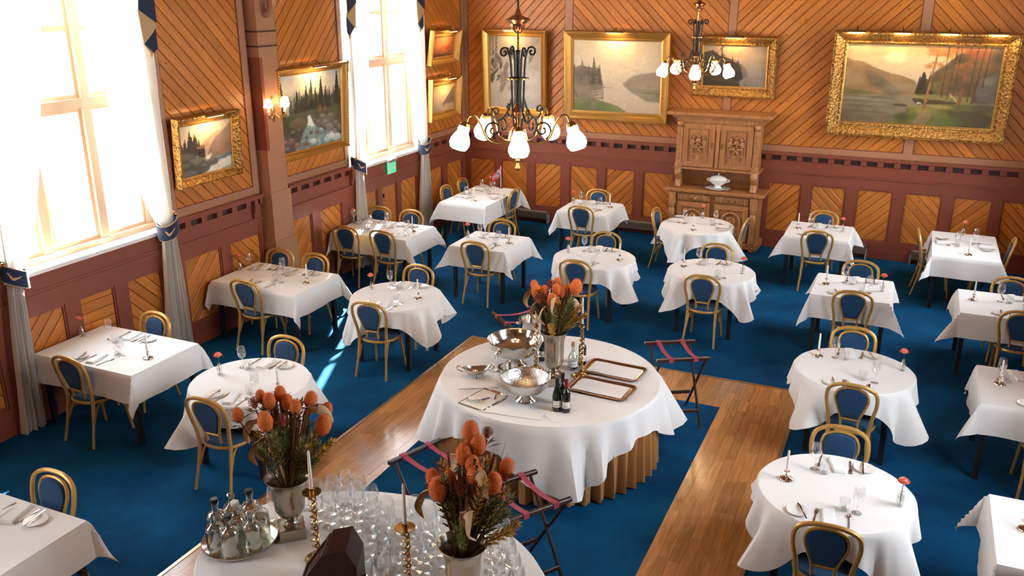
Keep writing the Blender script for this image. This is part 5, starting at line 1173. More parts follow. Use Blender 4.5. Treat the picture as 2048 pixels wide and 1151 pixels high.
def arrangement(ax, ay, zr, where, blooms, pins, seed, hgt):
    """ax, ay: vase axis; zr: height of the vase rim"""
    R = random.Random(seed); base = Vector((ax, ay, zr - 0.16))
    def flower(kit_mesh, nm, P, s, cat, lab, grp, tilt=0.5):
        P = Vector(P); d = (P - base).normalized(); t = thing(nm, lab, cat, base, 0, grp)
        ap = (d*0.5 + Vector((0,0,0.5))).normalized(); M2 = lookz(ap); M2.translation = P - base
        o = mobj('bloom', kit_mesh, t, mw=M2 @ Matrix.Scale(s, 4))
        mid = base.lerp(P, 0.5) + Vector((R.uniform(-.02,.02), R.uniform(-.02,.02), 0.02)); st = P - ap*0.045*s
        part('stem', MB().tube(spline([(R.uniform(-.02,.02), R.uniform(-.02,.02), 0), tuple(mid - base), tuple(st - base)], 6), 0.0055, 6), 'cut_stalk', t)
        lf = MB()
        for i in range(7):   # narrow toothed leaves under the bloom
            a = R.uniform(0, 6.28); q = Vector((math.cos(a), math.sin(a), R.uniform(.2, .9))).normalized(); c = st - base - ap*R.uniform(0.0, 0.06); sd_ = q.cross(Vector((0,0,1))).normalized()*0.008
            e = c + q*R.uniform(0.06, 0.11); m_ = c.lerp(e, .5); lf.add([c, m_ + sd_, e + Vector((0,0,-.01)), m_ - sd_], [(0,1,2,3)])
        part('leaves', lf, 'foliage', t, False)
    key = lambda v: v[0]*0.913 + v[1]*0.408      # from left to right as the hall is seen from the gallery
    ordn = lambda i, n: 'leftmost' if i == 0 else 'rightmost' if i == n - 1 else ['', 'second', 'third', 'fourth', 'fifth', 'sixth', 'seventh', 'eighth', 'ninth'][i] + ' from left'
    for i, (x, y, z, s) in enumerate(sorted(blooms, key=key)): flower(BLOOM, 'banksia_flower', (x, y, z), s*0.95, 'flower', 'orange banksia flower, %s, in the %s' % (ordn(i, len(blooms)), where), 'orange banksias in the ' + where)
    for i, (x, y, z, s) in enumerate(sorted(pins, key=key)): flower(PIN, 'pincushion_flower', (x, y, z), s, 'flower', 'dusky red pincushion flower, %s, in the %s' % (ordn(i, len(pins)), where), 'pincushion flowers in the ' + where)
    mean = Vector((sum(b[0] for b in blooms), sum(b[1] for b in blooms), 0))/len(blooms); ctr = Vector((ax, ay, 0)).lerp(mean, 0.6)
    for i in range(17):   # cut hollow stalks
        a = R.uniform(0, 6.28); r_ = R.uniform(0.05, 0.20); e = Vector((ctr.x + r_*math.cos(a), ctr.y + r_*math.sin(a), zr + hgt*R.uniform(0.7, 1.02) - 0.25*r_)); rad = R.uniform(0.006, 0.0105)
        d = (e - base).normalized(); m = MB().tube([(0,0,0), tuple(e - base)], rad, 8, caps=False)
        solid('cut_stalk', m.lathe([(rad*0.7, 0)], 4) if False else m, 'cut_stalk', 'brown cut stalk in the ' + where, 'stalk', base, 0, 'cut stalks in the ' + where)
    for i in range(32):   # foliage spikes with whorled leaves
        a = i*2*PI/22 + R.uniform(-.2, .2); r_ = R.uniform(0.08, 0.26) if i < 22 else R.uniform(0.20, 0.29); e = Vector((ctr.x + r_*math.cos(a), ctr.y + r_*math.sin(a), zr + hgt*(R.uniform(0.40, 0.95) if i < 22 else R.uniform(0.22, 0.6)) - 0.2*r_))
        t = thing('foliage_stem', 'leafy green and gold stem in the ' + where, 'foliage', base, 0, 'foliage stems in the ' + where); gold = R.random() < (0.45 if i < 22 else 0.75)
        path = spline([(0,0,0), tuple((e - base)*0.55 + Vector((0,0,0.04))), tuple(e - base)], 8); part('stem', MB().tube(path, 0.0035, 5), 'foliage', t)
        lf = MB()
        for k in range(46):
            u = 0.40 + 0.60*k/46; p = path[min(len(path)-1, int(u*(len(path)-1)))].lerp(path[min(len(path)-1, int(u*(len(path)-1)) + 1)], (u*(len(path)-1)) % 1); dd = (path[-1] - path[-4]).normalized(); aa = k*2.4
            sd_ = dd.orthogonal().normalized(); sd_.rotate(Matrix.Rotation(aa, 3, dd)); q = (sd_*0.8 + dd*0.8).normalized(); w_ = q.cross(dd).normalized()*0.0085; ln = 0.062*(1.15 - 0.4*u)
            lf.add([p, p + q*ln*0.5 + w_, p + q*ln + dd*0.006, p + q*ln*0.5 - w_], [(0,1,2,3)])
        part('leaves', lf, 'foliage_gold' if gold else 'foliage', t, False)
    for i in range(5):    # long curled dry leaves
        a = R.uniform(0, 6.28); r_ = R.uniform(0.06, 0.16); e = Vector((ctr.x + r_*math.cos(a) - ax, ctr.y + r_*math.sin(a) - ay, hgt*R.uniform(0.5, 0.85) + 0.16)); out = Vector((math.cos(a), math.sin(a), 0)); n = 18; P = []
        sw = Vector((-math.sin(a), math.cos(a), 0))
        path = spline([(0,0,0.05), tuple(e*0.7), tuple(e), tuple(e + out*0.09 + Vector((0,0,0.01))), tuple(e + out*0.13 + Vector((0,0,-0.08))), tuple(e + out*0.10 + sw*0.05 + Vector((0,0,-0.13)))], 5)
        for k, p in enumerate(path):
            u = k/(len(path)-1); w_ = 0.036*math.sin(PI*min(1, 0.15 + 0.85*u))**0.7; dd = (path[min(k+1, len(path)-1)] - path[max(k-1, 0)]).normalized(); s_ = dd.cross(out).normalized(); s_.rotate(Matrix.Rotation(u*1.6, 3, dd)); nn = dd.cross(s_)
            P.append([p - s_*w_ + nn*w_*0.4, p - s_*w_*0.4, p + s_*w_*0.4, p + s_*w_ + nn*w_*0.4])
        solid('dry_leaf', MB().grid(P), 'dry_leaf', 'curled beige dry leaf in the ' + where, 'leaf', base, 0, 'dry leaves in the ' + where)
    for i in range(9):    # thin twigs
        a = R.uniform(0, 6.28); r_ = R.uniform(0.08, 0.25); e = Vector((ctr.x + r_*math.cos(a) - ax, ctr.y + r_*math.sin(a) - ay, hgt*R.uniform(0.8, 1.12) + 0.16 - 0.3*r_))
        m = MB().tube([(0,0,0), tuple(e*0.8), tuple(e + Vector((R.uniform(-.02,.02), R.uniform(-.02,.02), 0)))], [0.003, 0.0025, 0.001], 5); m.tube([tuple(e*0.8), tuple(e*0.93 + Vector((R.uniform(-.05,.05), R.uniform(-.05,.05), 0)))], 0.0013, 4)
        solid('twig', m, 'twig', 'thin bare twig in the ' + where, 'twig', base, 0, 'twigs in the ' + where)
def urn(x, y, zr, rz, label, r=0.15, plinth=True):
    """pewter trumpet vase on a square plinth"""
    t = thing('urn_vase', label, 'vase', (x, y, Z0), rz, 'pewter urn vases'); h = zr - Z0
    part('plinth', MB().bbox(-0.085, 0.085, -0.085, 0.085, 0, 0.085, 0.004), 'pewter', t, False)
    part('foot', MB().lathe([(0.052,0.085),(0.056,0.092),(0.045,0.10),(0.036,0.112),(0.046,0.122),(0.048,0.13),(0.035,0.142)], 28), 'pewter', t)
    k = h
    prof = [(0.035,0.14),(0.075,0.165),(0.098,0.21),(0.104,0.27),(0.106,0.34*k/0.44),(0.114,0.385*k/0.44),(0.130,0.42*k/0.44),(0.147,0.437*k/0.44),(0.149,k),(0.143,k),(0.124,0.415*k/0.44),(0.108,0.38*k/0.44),(0.10,0.30),(0.03,0.22),(0.002,0.22)]
    part('body', MB().lathe([(a*r/0.15, z) for a, z in prof], 36), 'pewter', t)
urn(5.09, -8.22, 1.285, 0.6, 'pewter urn vase in the middle of the centre table', 0.128)
arrangement(5.09, -8.22, 1.285, 'centre table vase', [(4.900,-8.240,1.698,0.900),(4.947,-8.308,1.671,1.150),(5.007,-8.252,1.667,0.900),(5.113,-8.243,1.688,1.050),(5.115,-8.339,1.620,1.200),(5.178,-8.164,1.672,0.900),(5.280,-8.200,1.725,1.300),(5.080,-8.138,1.718,0.900),(5.153,-8.217,1.663,0.900)],
  [(4.998,-8.363,1.611,1.100),(5.035,-8.188,1.709,0.900)], 31, 0.46)

def punch_bowl(x, y, s, label, mat, handles, big):
    t = thing('punch_bowl', label, 'bowl', (x, y, Z0 + 0.006), 0.4, 'steel punch bowls'); t.scale = (big, big, big)
    part('foot', MB().lathe([(0.092,0),(0.097,0.006),(0.092,0.014),(0.062,0.035),(0.046,0.058),(0.05,0.068)], 32), 'steel', t)
    prof = [(0.03,0.066),(0.10,0.076),(0.165,0.108),(0.205,0.155),(0.222,0.205),(0.228,0.222),(0.229,0.228),(0.224,0.230),(0.216,0.205),(0.198,0.158),(0.155,0.114),(0.09,0.086),(0.002,0.080)]
    part('bowl', MB().lathe([(a*s, z) for a, z in prof], 48), mat, t); part('rim', MB().ring_tube([(0.227*s*math.cos(2*PI*i/48), 0.227*s*math.sin(2*PI*i/48), 0.229) for i in range(48)], 0.005, 6), 'steel', t)
    if handles:
        for a in (0.9, 2.5, 4.04, 5.6):
            c = (0.222*s*math.cos(a), 0.222*s*math.sin(a), 0.17); part('lion_ring', MB().ball(c, 0.024, 10, 7).ring_tube([(c[0]*1.1 + 0.018*math.cos(q)*-math.sin(a), c[1]*1.1 + 0.018*math.cos(q)*math.cos(a), c[2] - 0.02 + 0.02*math.sin(q)) for q in [2*PI*k/12 for k in range(12)]], 0.004, 5), 'steel', t)
punch_bowl(5.0, -8.66, 0.98, 'hammered steel punch bowl, nearest on the centre table', 'hammered', False, 0.97)
punch_bowl(4.60, -7.98, 1.0, 'large polished steel bowl with lion rings', 'steel', True, 1.16)
def bucket(x, y, label, h=0.20, r=0.105):
    t = thing('ice_bucket', label, 'bucket', (x, y, Z0 + 0.004), 0.5, 'steel ice buckets')
    part('body', MB().lathe([(r*0.68,0),(r*0.72,0.004),(r*0.98,h-0.01),(r*1.04,h-0.004),(r*1.04,h),(r*0.98,h),(r*0.92,h*0.5),(r*0.68,0.012),(0.002,0.012)], 36), 'steel', t)
    for s in (-1, 1): part('knob', MB().ball((s*(r*1.08), 0, h*0.82), 0.018, 10, 8), 'steel', t)
bucket(4.76, -8.47, 'small steel ice bucket beside the hammered bowl'); bucket(4.50, -7.36, 'steel ice bucket behind the polished bowl', 0.24, 0.125)
gb = thing('sauce_boat', 'footed silver sauce boat on the centre table', 'sauce boat', (4.38, -8.40, Z0), 0.55)
rb = []
for z, sx, sy, lift in ((0.03, 0.03, 0.02, 0), (0.04, 0.07, 0.045, 0), (0.065, 0.105, 0.062, 0.2), (0.085, 0.125, 0.07, 0.5), (0.087, 0.121, 0.066, 0.5), (0.066, 0.098, 0.055, 0.2), (0.046, 0.06, 0.035, 0)):
    rb.append([(sx*math.cos(2*PI*j/28)*(1.15 if math.cos(2*PI*j/28) > 0 else 1), sy*math.sin(2*PI*j/28), z + lift*0.05*abs(math.cos(2*PI*j/28))**2) for j in range(28)])
part('bowl', MB().loft(rb), 'silver', gb)
for a in (0.5, 2.6, 4.7): part('foot', MB().tube(spline([(0.045*math.cos(a), 0.03*math.sin(a), 0.045), (0.07*math.cos(a), 0.05*math.sin(a), 0.02), (0.07*math.cos(a), 0.055*math.sin(a), 0.0)], 4), 0.006, 6), 'silver', gb)
for s in (-1, 1): part('handle', MB().tube(spline([(s*0.125,0,0.10),(s*0.165,0,0.125),(s*0.172,0,0.09),(s*0.12,0,0.065)], 5), 0.006, 6), 'silver', gb)

def tray(x, y, rz, label, w=0.57, d=0.345):
    t = thing('serving_tray', label, 'tray', (x, y, Z0 + 0.002), rz, 'bronze rimmed trays'); c = 0.05
    def ring(o, z): return [(sx*(w/2+o) - sx*cx_*c, sy*(d/2+o) - sy*cy_*c, z) for sx, sy, q in ((1,1,0),(-1,1,1),(-1,-1,0),(1,-1,1)) for cx_, cy_ in (((0,1),(.3,.3),(1,0)) if q == 0 else ((1,0),(.3,.3),(0,1)))]
    part('base', MB().loft([ring(-0.03, 0), ring(-0.03, 0.006)]), 'silver', t, False); part('rim', MB().loft([ring(-0.028, 0.006), ring(-0.018, 0.012), ring(0.0, 0.02), ring(0.004, 0.016), ring(-0.02, 0.0)], False), 'bronze', t)
    pts = []; rg = ring(-0.004, 0.019); bd = MB()
    for i in range(len(rg)):
        a, b_ = Vector(rg[i]), Vector(rg[(i+1) % len(rg)]); n = max(1, int((b_-a).length/0.016))
        for k in range(n): bd.ball(a.lerp(b_, k/n), 0.0065, 5, 4)
    part('rope_edge', bd, 'bronze', t)['kind'] = 'stuff'
tray(5.52, -7.74, -0.06, 'bronze rimmed serving tray farther from the camera'); tray(5.545, -8.17, -0.05, 'bronze rimmed serving tray nearer the camera')
def cloth_sheet(x, y, w, d, rz, z, label, folds=2):
    m = MB(); P = []
    for i in range(17):
        row = []
        for j in range(11):
            u, v = -w/2 + w*i/16, -d/2 + d*j/10
            row.append((u, v, 0.003 + 0.0025*abs(math.sin(i*PI/8)) + 0.002*math.sin(j*1.3 + i*0.4)))
        P.append(row)
    m.grid(P); e = MB(); e.bbox(-w/2, w/2, -d/2, d/2, 0, 0.004, 0.001); m.join(e)
    return solid('serving_napkin', m, 'napkin', label, 'napkin', (x, y, z), rz, 'flat serving napkins')
cloth_sheet(5.52, -7.74, 0.47, 0.25, -0.06, Z0 + 0.009, 'white napkin lining the farther bronze tray'); cloth_sheet(5.53, -8.17, 0.47, 0.25, -0.05, Z0 + 0.009, 'white napkin lining the nearer bronze tray')
cloth_sheet(5.02, -8.70, 0.36, 0.36, 0.35, Z0, 'folded white napkin under the hammered bowl'); cloth_sheet(5.36, -8.72, 0.34, 0.34, 0.9, Z0, 'folded white napkin under the wine bottles')
cloth_sheet(4.44, -8.48, 0.36, 0.30, 0.5, Z0, 'white napkin under the silver sauce boat'); cloth_sheet(4.98, -8.93, 0.56, 0.13, 0.12, Z0 + 0.001, 'long folded napkin at the near table edge')
cloth_sheet(4.60, -7.98, 0.42, 0.42, 0.2, Z0, 'white napkin under the polished bowl')
cb = thing('clipboard', 'clipboard with white paper beside the ice bucket', 'clipboard', (4.655, -8.80, Z0), -0.22)
part('board', MB().bbox(-0.14, 0.14, -0.19, 0.19, 0.001, 0.006, 0.002), 'pewter', cb, False); part('paper_sheet', MB().box(-0.125, 0.125, -0.18, 0.16, 0.006, 0.009), 'paper', cb, False); part('clip', MB().bbox(-0.05, 0.05, 0.155, 0.185, 0.006, 0.02, 0.004), 'copper', cb, False)
def pen(x, y, rz, mat, label):
    t = thing('pen', label, 'pen', (x, y, Z0 + 0.014), rz); part('barrel', MB().tube([(-0.055,0,0),(0.05,0,0)], 0.005, 8), mat, t); part('tip', MB().tube([(0.05,0,0),(0.066,0,0)], [0.004, 0.001], 8), 'silver', t); part('clip', MB().box(-0.05, -0.015, -0.001, 0.001, 0.005, 0.008), 'silver', t, False)
pen(4.665, -8.81, 1.0, 'pen_blue', 'blue pen lying on the clipboard'); pen(4.73, -8.72, 1.9, 'capsule_black', 'black pen lying on the clipboard')
solid('folded_note', MB().add([(-.06,-.04,0),(.06,-.04,0),(.06,.04,.012),(-.06,.04,.02),(.05,-.05,.03),(-.05,-.05,.028)], [(0,1,2,3),(3,2,4,5)]), 'paper', 'folded paper note on the clipboard', 'note', (4.60, -8.86, Z0 + 0.012), 0.5, smooth=False)

def bottle(x, y, label, kind, z=None):
    t = thing('wine_bottle', label, 'bottle', (x, y, Z0 + 0.006), 0, 'bottles on the centre table')
    glass, cap = {'burg': ('wine_glass_green', 'capsule_black'), 'bord': ('wine_dark', 'capsule_red'), 'dark': ('wine_dark', 'capsule_black'), 'clear': ('bottle_glass', 'cork')}[kind]
    if kind == 'burg': prof = [(0.036,0),(0.040,0.006),(0.040,0.13),(0.034,0.17),(0.020,0.215),(0.014,0.24),(0.0135,0.285),(0.0155,0.287),(0.0155,0.297),(0.002,0.297)]
    elif kind == 'clear': prof = [(0.045,0),(0.050,0.006),(0.050,0.10),(0.046,0.135),(0.026,0.165),(0.015,0.185),(0.0145,0.225),(0.018,0.227),(0.018,0.24),(0.002,0.24)]
    else: prof = [(0.034,0),(0.038,0.006),(0.038,0.17),(0.033,0.195),(0.018,0.215),(0.0145,0.225),(0.0145,0.29),(0.016,0.292),(0.016,0.30),(0.002,0.30)]
    part('glass_body', MB().lathe(prof, 24), glass, t); zt = prof[-1][1]; r = prof[2][0]
    part('capsule', MB().lathe([(0.0155, zt - 0.07), (0.0165, zt - 0.06), (0.0172, zt - 0.005), (0.0165, zt + 0.002), (0.002, zt + 0.002)], 16) if kind != 'clear' else MB().lathe([(0.014, zt - 0.01), (0.017, zt + 0.002), (0.017, zt + 0.035), (0.002, zt + 0.035)], 14), cap, t)
    a0 = math.atan2(-15.2 - y, 7.8 - x); n = 14; rows = []
    for z_ in (0.045, 0.105) if kind != 'clear' else (0.035, 0.095): rows.append([((r + 0.0012)*math.cos(a0 - 1.0 + 2.0*i/n), (r + 0.0012)*math.sin(a0 - 1.0 + 2.0*i/n), z_) for i in range(n + 1)])
    lb = part('label', MB().loft(rows, False, False), 'paper', t)
    rows = []
    for z_ in (0.058, 0.066): rows.append([((r + 0.0018)*math.cos(a0 - 0.6 + 1.2*i/6), (r + 0.0018)*math.sin(a0 - 0.6 + 1.2*i/6), z_) for i in range(7)])
    part('label_print', MB().loft(rows, False, False), 'print_grey', lb)
    if kind == 'burg': part('label_seal', MB().ball(((r)*math.cos(a0), r*math.sin(a0), 0.088), 0.008, 8, 5, (.5, .5, 1)), 'print_gold', lb)
    if kind == 'clear': part('liquor', MB().lathe([(0.040,0.008),(0.046,0.012),(0.046,0.06),(0.002,0.06)], 20), 'wine_dark', t)
bottle(5.325, -8.74, 'green wine bottle beside the hammered bowl', 'burg'); bottle(5.405, -8.73, 'red-capped dark wine bottle beside the green bottle', 'bord'); bottle(5.33, -8.62, 'dark wine bottle behind the red-capped bottle', 'dark')
bottle(5.145, -7.86, 'squat clear liquor bottle with a cork stopper', 'clear'); bottle(5.19, -7.72, 'dark wine bottle behind the clear liquor bottle', 'dark'); bottle(4.80, -7.78, 'dark wine bottle behind the polished bowl', 'dark')

def twist_stick(x, y, h, label, mat, r=0.03, turns=9, pan=0.055, z=Z0):
    t = thing('candle_holder', label, 'candlestick', (x, y, z), 0, 'twisted brass candle holders')
    part('base', MB().lathe([(0.075,0),(0.078,0.008),(0.070,0.018),(0.05,0.024),(0.048,0.03),(0.03,0.036),(0.026,0.048),(0.012,0.056)], 28), mat, t)
    st = MB(); n = turns*14
    for ph in (0, PI): st.tube([(r*0.5*math.cos(turns*2*PI*i/n*0.5 + ph), r*0.5*math.sin(turns*2*PI*i/n*0.5 + ph), 0.05 + (h - 0.06)*i/n) for i in range(n + 1)], 0.0065, 6)
    part('twisted_stem', st, mat, t)
    part('drip_pan', MB().lathe([(0.01,h-0.015),(pan*0.8,h-0.008),(pan,h+0.004),(pan*0.96,h+0.006),(0.016,h+0.002),(0.014,h+0.02),(0.022,h+0.032),(0.019,h+0.034),(0.011,h+0.028)], 26), mat, t)
def tall_candle(x, y, z, h, label):
    t = thing('candle', label, 'candle', (x, y, z), 0, 'tall taper candles'); part('wax', MB().lathe([(0.0115,0),(0.0105,h*0.5),(0.008,h*0.95),(0.003,h)], 14), 'wax', t); part('wick', MB().tube([(0,0,h-0.004),(0.001,0,h+0.016)], 0.0013, 5), 'wick', t)
twist_stick(4.83, -8.02, 0.45, 'twisted gold candle holder left of the centre vase', 'brass', 0.03, 9, 0.03); tall_candle(4.83, -8.02, Z0 + 0.475, 0.26, 'white taper candle left of the centre vase')
twist_stick(5.27, -7.98, 0.50, 'twisted gold candle holder right of the centre vase', 'brass', 0.03, 10, 0.03); tall_candle(5.27, -7.98, Z0 + 0.525, 0.26, 'white taper candle half hidden right of the centre flowers')

# ================================================================== folding tray stands
def tray_stand(x, y, rz, label):
    t = thing('tray_stand', label, 'tray stand', (x, y, 0), rz, 'folding tray stands'); W, S, Hh = 0.24, 0.225, 0.77
    for s in (-1, 1):
        sx = 0.0 if s < 0 else 0.022
        part('top_bar', MB().bbox(-W - 0.03, W + 0.03, s*S - 0.018, s*S + 0.018, Hh - 0.03, Hh, 0.006), 'dark_stain', t, False)
        for e in (-1, 1):
            xx = e*(W - sx - 0.01); m = MB().tube([(xx, s*S, Hh - 0.03), (xx, -s*0.27, 0.012)], 0.0135, 8); leg = part('leg', m, 'dark_stain', t)
            part('foot_cap', MB().lathe([(0.015,0),(0.016,0.006),(0.014,0.02)], 10, (xx, -s*0.27, 0)), 'heater', leg)
        zc = 0.16 if s > 0 else 0.24; f = (Hh - 0.03 - zc)/(Hh - 0.042); yy = s*S + (-s*0.27 - s*S)*f
        part('stretcher', MB().bbox(-W + 0.03, W - 0.03, yy - 0.009, yy + 0.009, zc - 0.018, zc + 0.018, 0.003), 'dark_stain', t, False)
    for e in (-1, 1):
        P = []
        for i in range(15):
            v = i/14; yy = -S - 0.022 + (2*S + 0.044)*v; sag = 0.006 - 0.03*math.sin(PI*v)
            P.append([(e*0.125 - 0.023, yy, Hh + sag), (e*0.125 + 0.023, yy, Hh + sag)])
        m = MB().grid(P)
        for s in (-1, 1): m.box(e*0.125 - 0.023, e*0.125 + 0.023, s*(S) - 0.022, s*(S) + 0.022, Hh - 0.036, Hh + 0.004)
        part('strap', m, 'pink_strap', t, False)
tray_stand(5.93, -6.97, math.radians(31), 'folding tray stand with red straps right of the centre table')
tray_stand(4.11, -6.73, math.radians(-41), 'folding tray stand with red straps behind the polished bowl')
tray_stand(4.76, -9.90, math.radians(69), 'folding tray stand left of the right front bouquet')
tray_stand(5.58, -10.06, math.radians(56), 'folding tray stand right of the right front bouquet')

# ================================================================== front service table
FX, FY, FR, FS = 5.04, -11.27, 1.15, 0.74
round_table('serving_table', FX, FY, FR, 'large oval service table of glasses at the lower edge', sy=FS)
solid('tablecloth', drape_round(FR + 0.01, 0.38, 0.60, 0.45, 91, 0.768, 5, 0.09).xf(Matrix.Diagonal((1, FS, 1, 1))), 'cloth', 'white cloth on the front service table of glasses', 'tablecloth', (FX, FY, 0), 0, 'white tablecloths')
urn(4.375, -11.16, 1.21, 0.75, 'pewter urn vase beside the water bottles', 0.15)
arrangement(4.375, -11.16, 1.21, 'vase beside the water bottles', [(4.186,-11.345,1.703,0.900),(4.248,-11.189,1.775,0.800),(4.324,-11.203,1.765,1.000),(4.326,-11.097,1.769,0.950),(4.388,-11.110,1.730,0.900),(4.477,-11.140,1.724,0.900),(4.507,-11.022,1.728,1.050),(4.581,-10.960,1.645,0.900),(4.620,-11.058,1.590,1.250),(4.376,-11.316,1.685,1.200)],
  [(4.442,-11.235,1.655,1.0),(4.255,-11.261,1.753,0.9)], 41, 0.56)
urn(5.754, -11.344, 1.21, 0.9, 'pewter urn vase at the lower picture edge', 0.15)
arrangement(5.754, -11.344, 1.21, 'vase at the lower edge', [(5.760,-11.228,1.869,1.200),(5.831,-11.281,1.829,1.100),(5.772,-11.334,1.789,1.200),(5.829,-11.350,1.747,1.000),(5.870,-11.396,1.714,1.150),(5.696,-11.510,1.645,1.300),(5.624,-11.435,1.658,0.950),(5.966,-11.368,1.669,1.200),(5.992,-11.253,1.712,1.000),(5.719,-11.419,1.659,1.000)],
  [(5.808,-11.462,1.633,1.000),(5.896,-11.427,1.635,1.100),(5.843,-11.184,1.852,0.800),(5.994,-11.274,1.665,0.900)], 52, 0.62)
twist_stick(4.69, -11.32, 0.49, 'twisted brass candle holder behind the wooden box', 'brass', 0.042, 10, 0.062); tall_candle(4.69, -11.32, Z0 + 0.515, 0.27, 'cream taper candle behind the wooden box')
twist_stick(5.416, -11.413, 0.49, 'twisted brass candle holder among the wine glasses', 'brass', 0.042, 10, 0.062); tall_candle(5.416, -11.413, Z0 + 0.515, 0.27, 'cream taper candle among the wine glasses')
# big wine glasses standing close together
bg_ = Kit('wine_glass', 'glass')
b0 = bg_.p('bowl', MB().lathe([(0.004,0.090),(0.018,0.097),(0.040,0.118),(0.050,0.150),(0.046,0.190),(0.036,0.225)], 22, caps=False), 'glass')
bg_.p('stem', MB().lathe([(0.0045,0.006),(0.0038,0.03),(0.004,0.092)], 10, caps=False), 'glass'); bg_.p('foot', MB().lathe([(0.039,0.0),(0.040,0.002),(0.02,0.005),(0.0045,0.008)], 22, caps=False), 'glass')
GL = [(5.26,-11.46),(5.22,-11.37),(5.17,-11.26),(5.27,-11.28),(5.38,-11.26),(5.00,-11.17),(5.10,-11.18),(5.21,-11.17),(5.32,-11.17),(5.43,-11.18),(4.17,-11.07),(4.92,-11.07),(5.04,-11.07),(5.16,-11.07),(5.28,-11.08),(5.38,-11.09),(5.49,-11.08),(4.45,-10.99),(4.55,-10.98),(4.66,-10.98),(4.77,-10.98),(4.89,-10.99),(4.98,-10.98),(5.11,-10.98),(5.21,-10.98),(5.31,-10.99),(5.42,-10.98),(5.76,-10.98),(5.87,-10.97),(4.27,-10.87),(4.38,-10.88),(4.49,-10.88),(4.61,-10.88),(4.71,-10.88),(4.83,-10.89),(4.94,-10.87),(5.04,-10.89),(5.15,-10.88),(5.27,-10.87),(5.38,-10.89),(5.71,-10.88),(5.81,-10.88),(4.45,-10.79),(4.55,-10.80),(4.65,-10.79),(4.76,-10.78),(5.11,-10.78),(5.21,-10.79),(5.32,-10.78),(5.65,-10.80),(5.76,-10.79),(4.50,-10.70),(4.60,-10.70),(5.62,-11.08),(5.60,-10.96),(5.95,-11.08),(6.02,-11.18),(5.68,-11.12)]
bg_.parts = [(n_, (lambda me: (me.transform(Matrix.Scale(1.14, 4)), me)[1])(me_), u_, l_) for n_, me_, u_, l_ in bg_.parts]
for x, y in GL: bg_.spawn((x, y, Z0), 0, 'clear stemmed wine glass in the crowd on the service table', 'wine glasses on the service table')
# water bottles on a silver tray
TX, TY = 4.105, -11.36
tw = thing('round_tray', 'round silver tray under the water bottles', 'tray', (TX, TY, Z0)); part('dish', MB().lathe([(0.20,0),(0.215,0.004),(0.238,0.016),(0.242,0.02),(0.236,0.022),(0.21,0.009),(0.002,0.008)], 48), 'silver', tw); part('rim', MB().ring_tube([(0.24*math.cos(2*PI*i/48), 0.24*math.sin(2*PI*i/48), 0.021) for i in range(48)], 0.006, 6), 'silver', tw)
def water_bottle(x, y, cap, label):
    t = thing('water_bottle', label, 'bottle', (x, y, Z0 + 0.010), 0, 'water bottles on the silver tray'); t.scale = (1.15, 1.15, 1.1)
    g = part('glass_body', MB().lathe([(0.046,0),(0.052,0.006),(0.053,0.05),(0.050,0.06),(0.053,0.07),(0.053,0.150),(0.050,0.168),(0.038,0.184),(0.022,0.193),(0.018,0.20),(0.018,0.235),(0.022,0.238),(0.022,0.25),(0.016,0.251)], 24, caps=False), 'bottle_glass', t)
    part('water', MB().lathe([(0.042,0.006),(0.049,0.010),(0.050,0.05),(0.047,0.06),(0.050,0.07),(0.050,0.145),(0.002,0.145)], 20), 'water', t)
    if cap: part('stopper', MB().lathe([(0.015,0.235),(0.023,0.252),(0.024,0.270),(0.019,0.275),(0.002,0.275)], 16), cap, t)
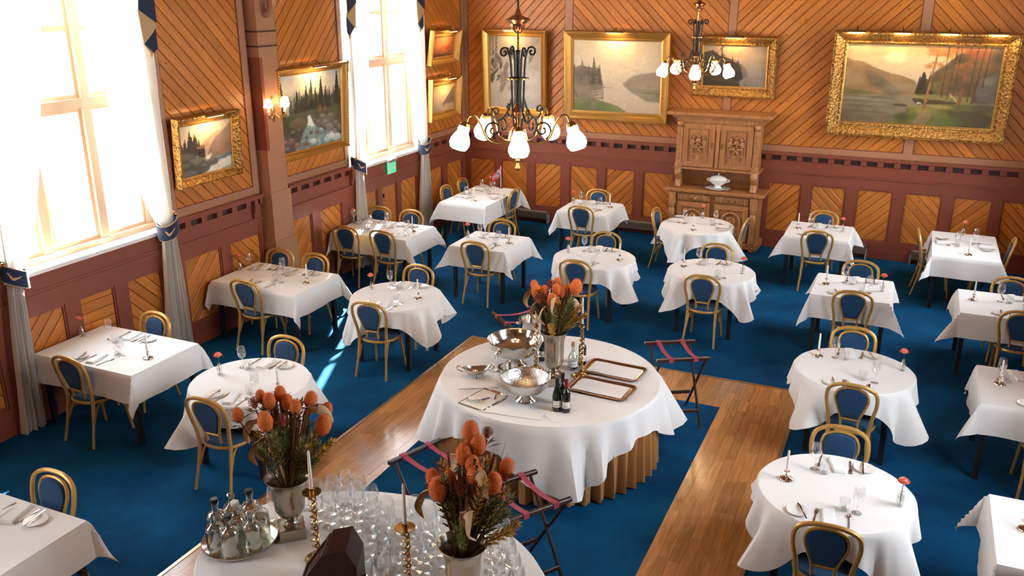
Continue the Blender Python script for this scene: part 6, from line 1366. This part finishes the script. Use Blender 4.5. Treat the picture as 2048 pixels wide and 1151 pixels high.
for x, y, c, lb in ((4.015,-11.30,None,'open water bottle at the back left of the tray'),(3.985,-11.40,'capsule_black','black-stoppered water bottle at the left of the tray'),(4.065,-11.50,None,'open water bottle at the front left of the tray'),(4.165,-11.495,'capsule_black','black-stoppered water bottle at the front of the tray'),(4.11,-11.375,'white_paint','white-capped water bottle in the middle of the tray'),(4.10,-11.245,'capsule_black','black-stoppered water bottle at the back of the tray'),(4.205,-11.29,None,'open water bottle at the back right of the tray'),(4.235,-11.40,None,'open water bottle at the front right of the tray')):
    water_bottle(TX + (x - TX)*1.16, TY + (y - TY)*1.16, c, lb)
# dark wooden case with a sloping face
bx = thing('wooden_case', 'dark polished wooden case with a sloping front', 'box', (4.95, -11.47, Z0), 0.42)
body = [(-0.22, 0.0), (-0.22, 0.035), (-0.03, 0.30), (0.09, 0.325), (0.15, 0.20), (0.15, 0.0)]
part('body', MB().loft([[(u, y, z) for u, z in body] for y in (-0.13, 0.13)]), 'mahogany', bx, False)
sl = Matrix(((0.583, 0, -0.813, -0.125), (0, 1, 0, 0), (0.813, 0, 0.583, 0.1675), (0, 0, 0, 1)))
fr_ = MB()
for q in ((-0.14, 0.14, -0.115, -0.085), (-0.14, 0.14, 0.085, 0.115), (-0.14, -0.115, -0.085, 0.085), (0.115, 0.14, -0.085, 0.085)): fr_.box(q[0], q[1], q[2], q[3], 0, 0.008)
pnl = part('sloping_panel', fr_.xf(sl), 'mahogany', bx, False); part('inlay', MB().box(0.0, 0.05, -0.018, 0.018, 0, 0.004).box(-0.06, -0.045, -0.015, 0.015, 0, 0.004).xf(sl), 'capsule_red', pnl, False)
part('glass_knob', MB().lathe([(0.004,0),(0.006,0.012),(0.016,0.02),(0.018,0.032),(0.01,0.042),(0.002,0.044)], 14).xf(Matrix.Translation((0.152, -0.02, 0.07)) @ Matrix.Rotation(PI/2, 4, 'Y')), 'silver', bx)
dv = thing('corkscrew', 'black handled opener standing beside the wooden case', 'opener', (4.735, -11.46, Z0)); part('grip', MB().lathe([(0.014,0),(0.016,0.01),(0.015,0.075),(0.011,0.085),(0.002,0.086)], 12), 'capsule_black', dv); part('collar', MB().lathe([(0.017,0.035),(0.018,0.038),(0.017,0.042)], 12), 'silver', dv)
cloth_sheet(2.30, -11.84, 0.20, 0.27, 0.15, TT, 'folded white menu card on the table in the lower left corner')
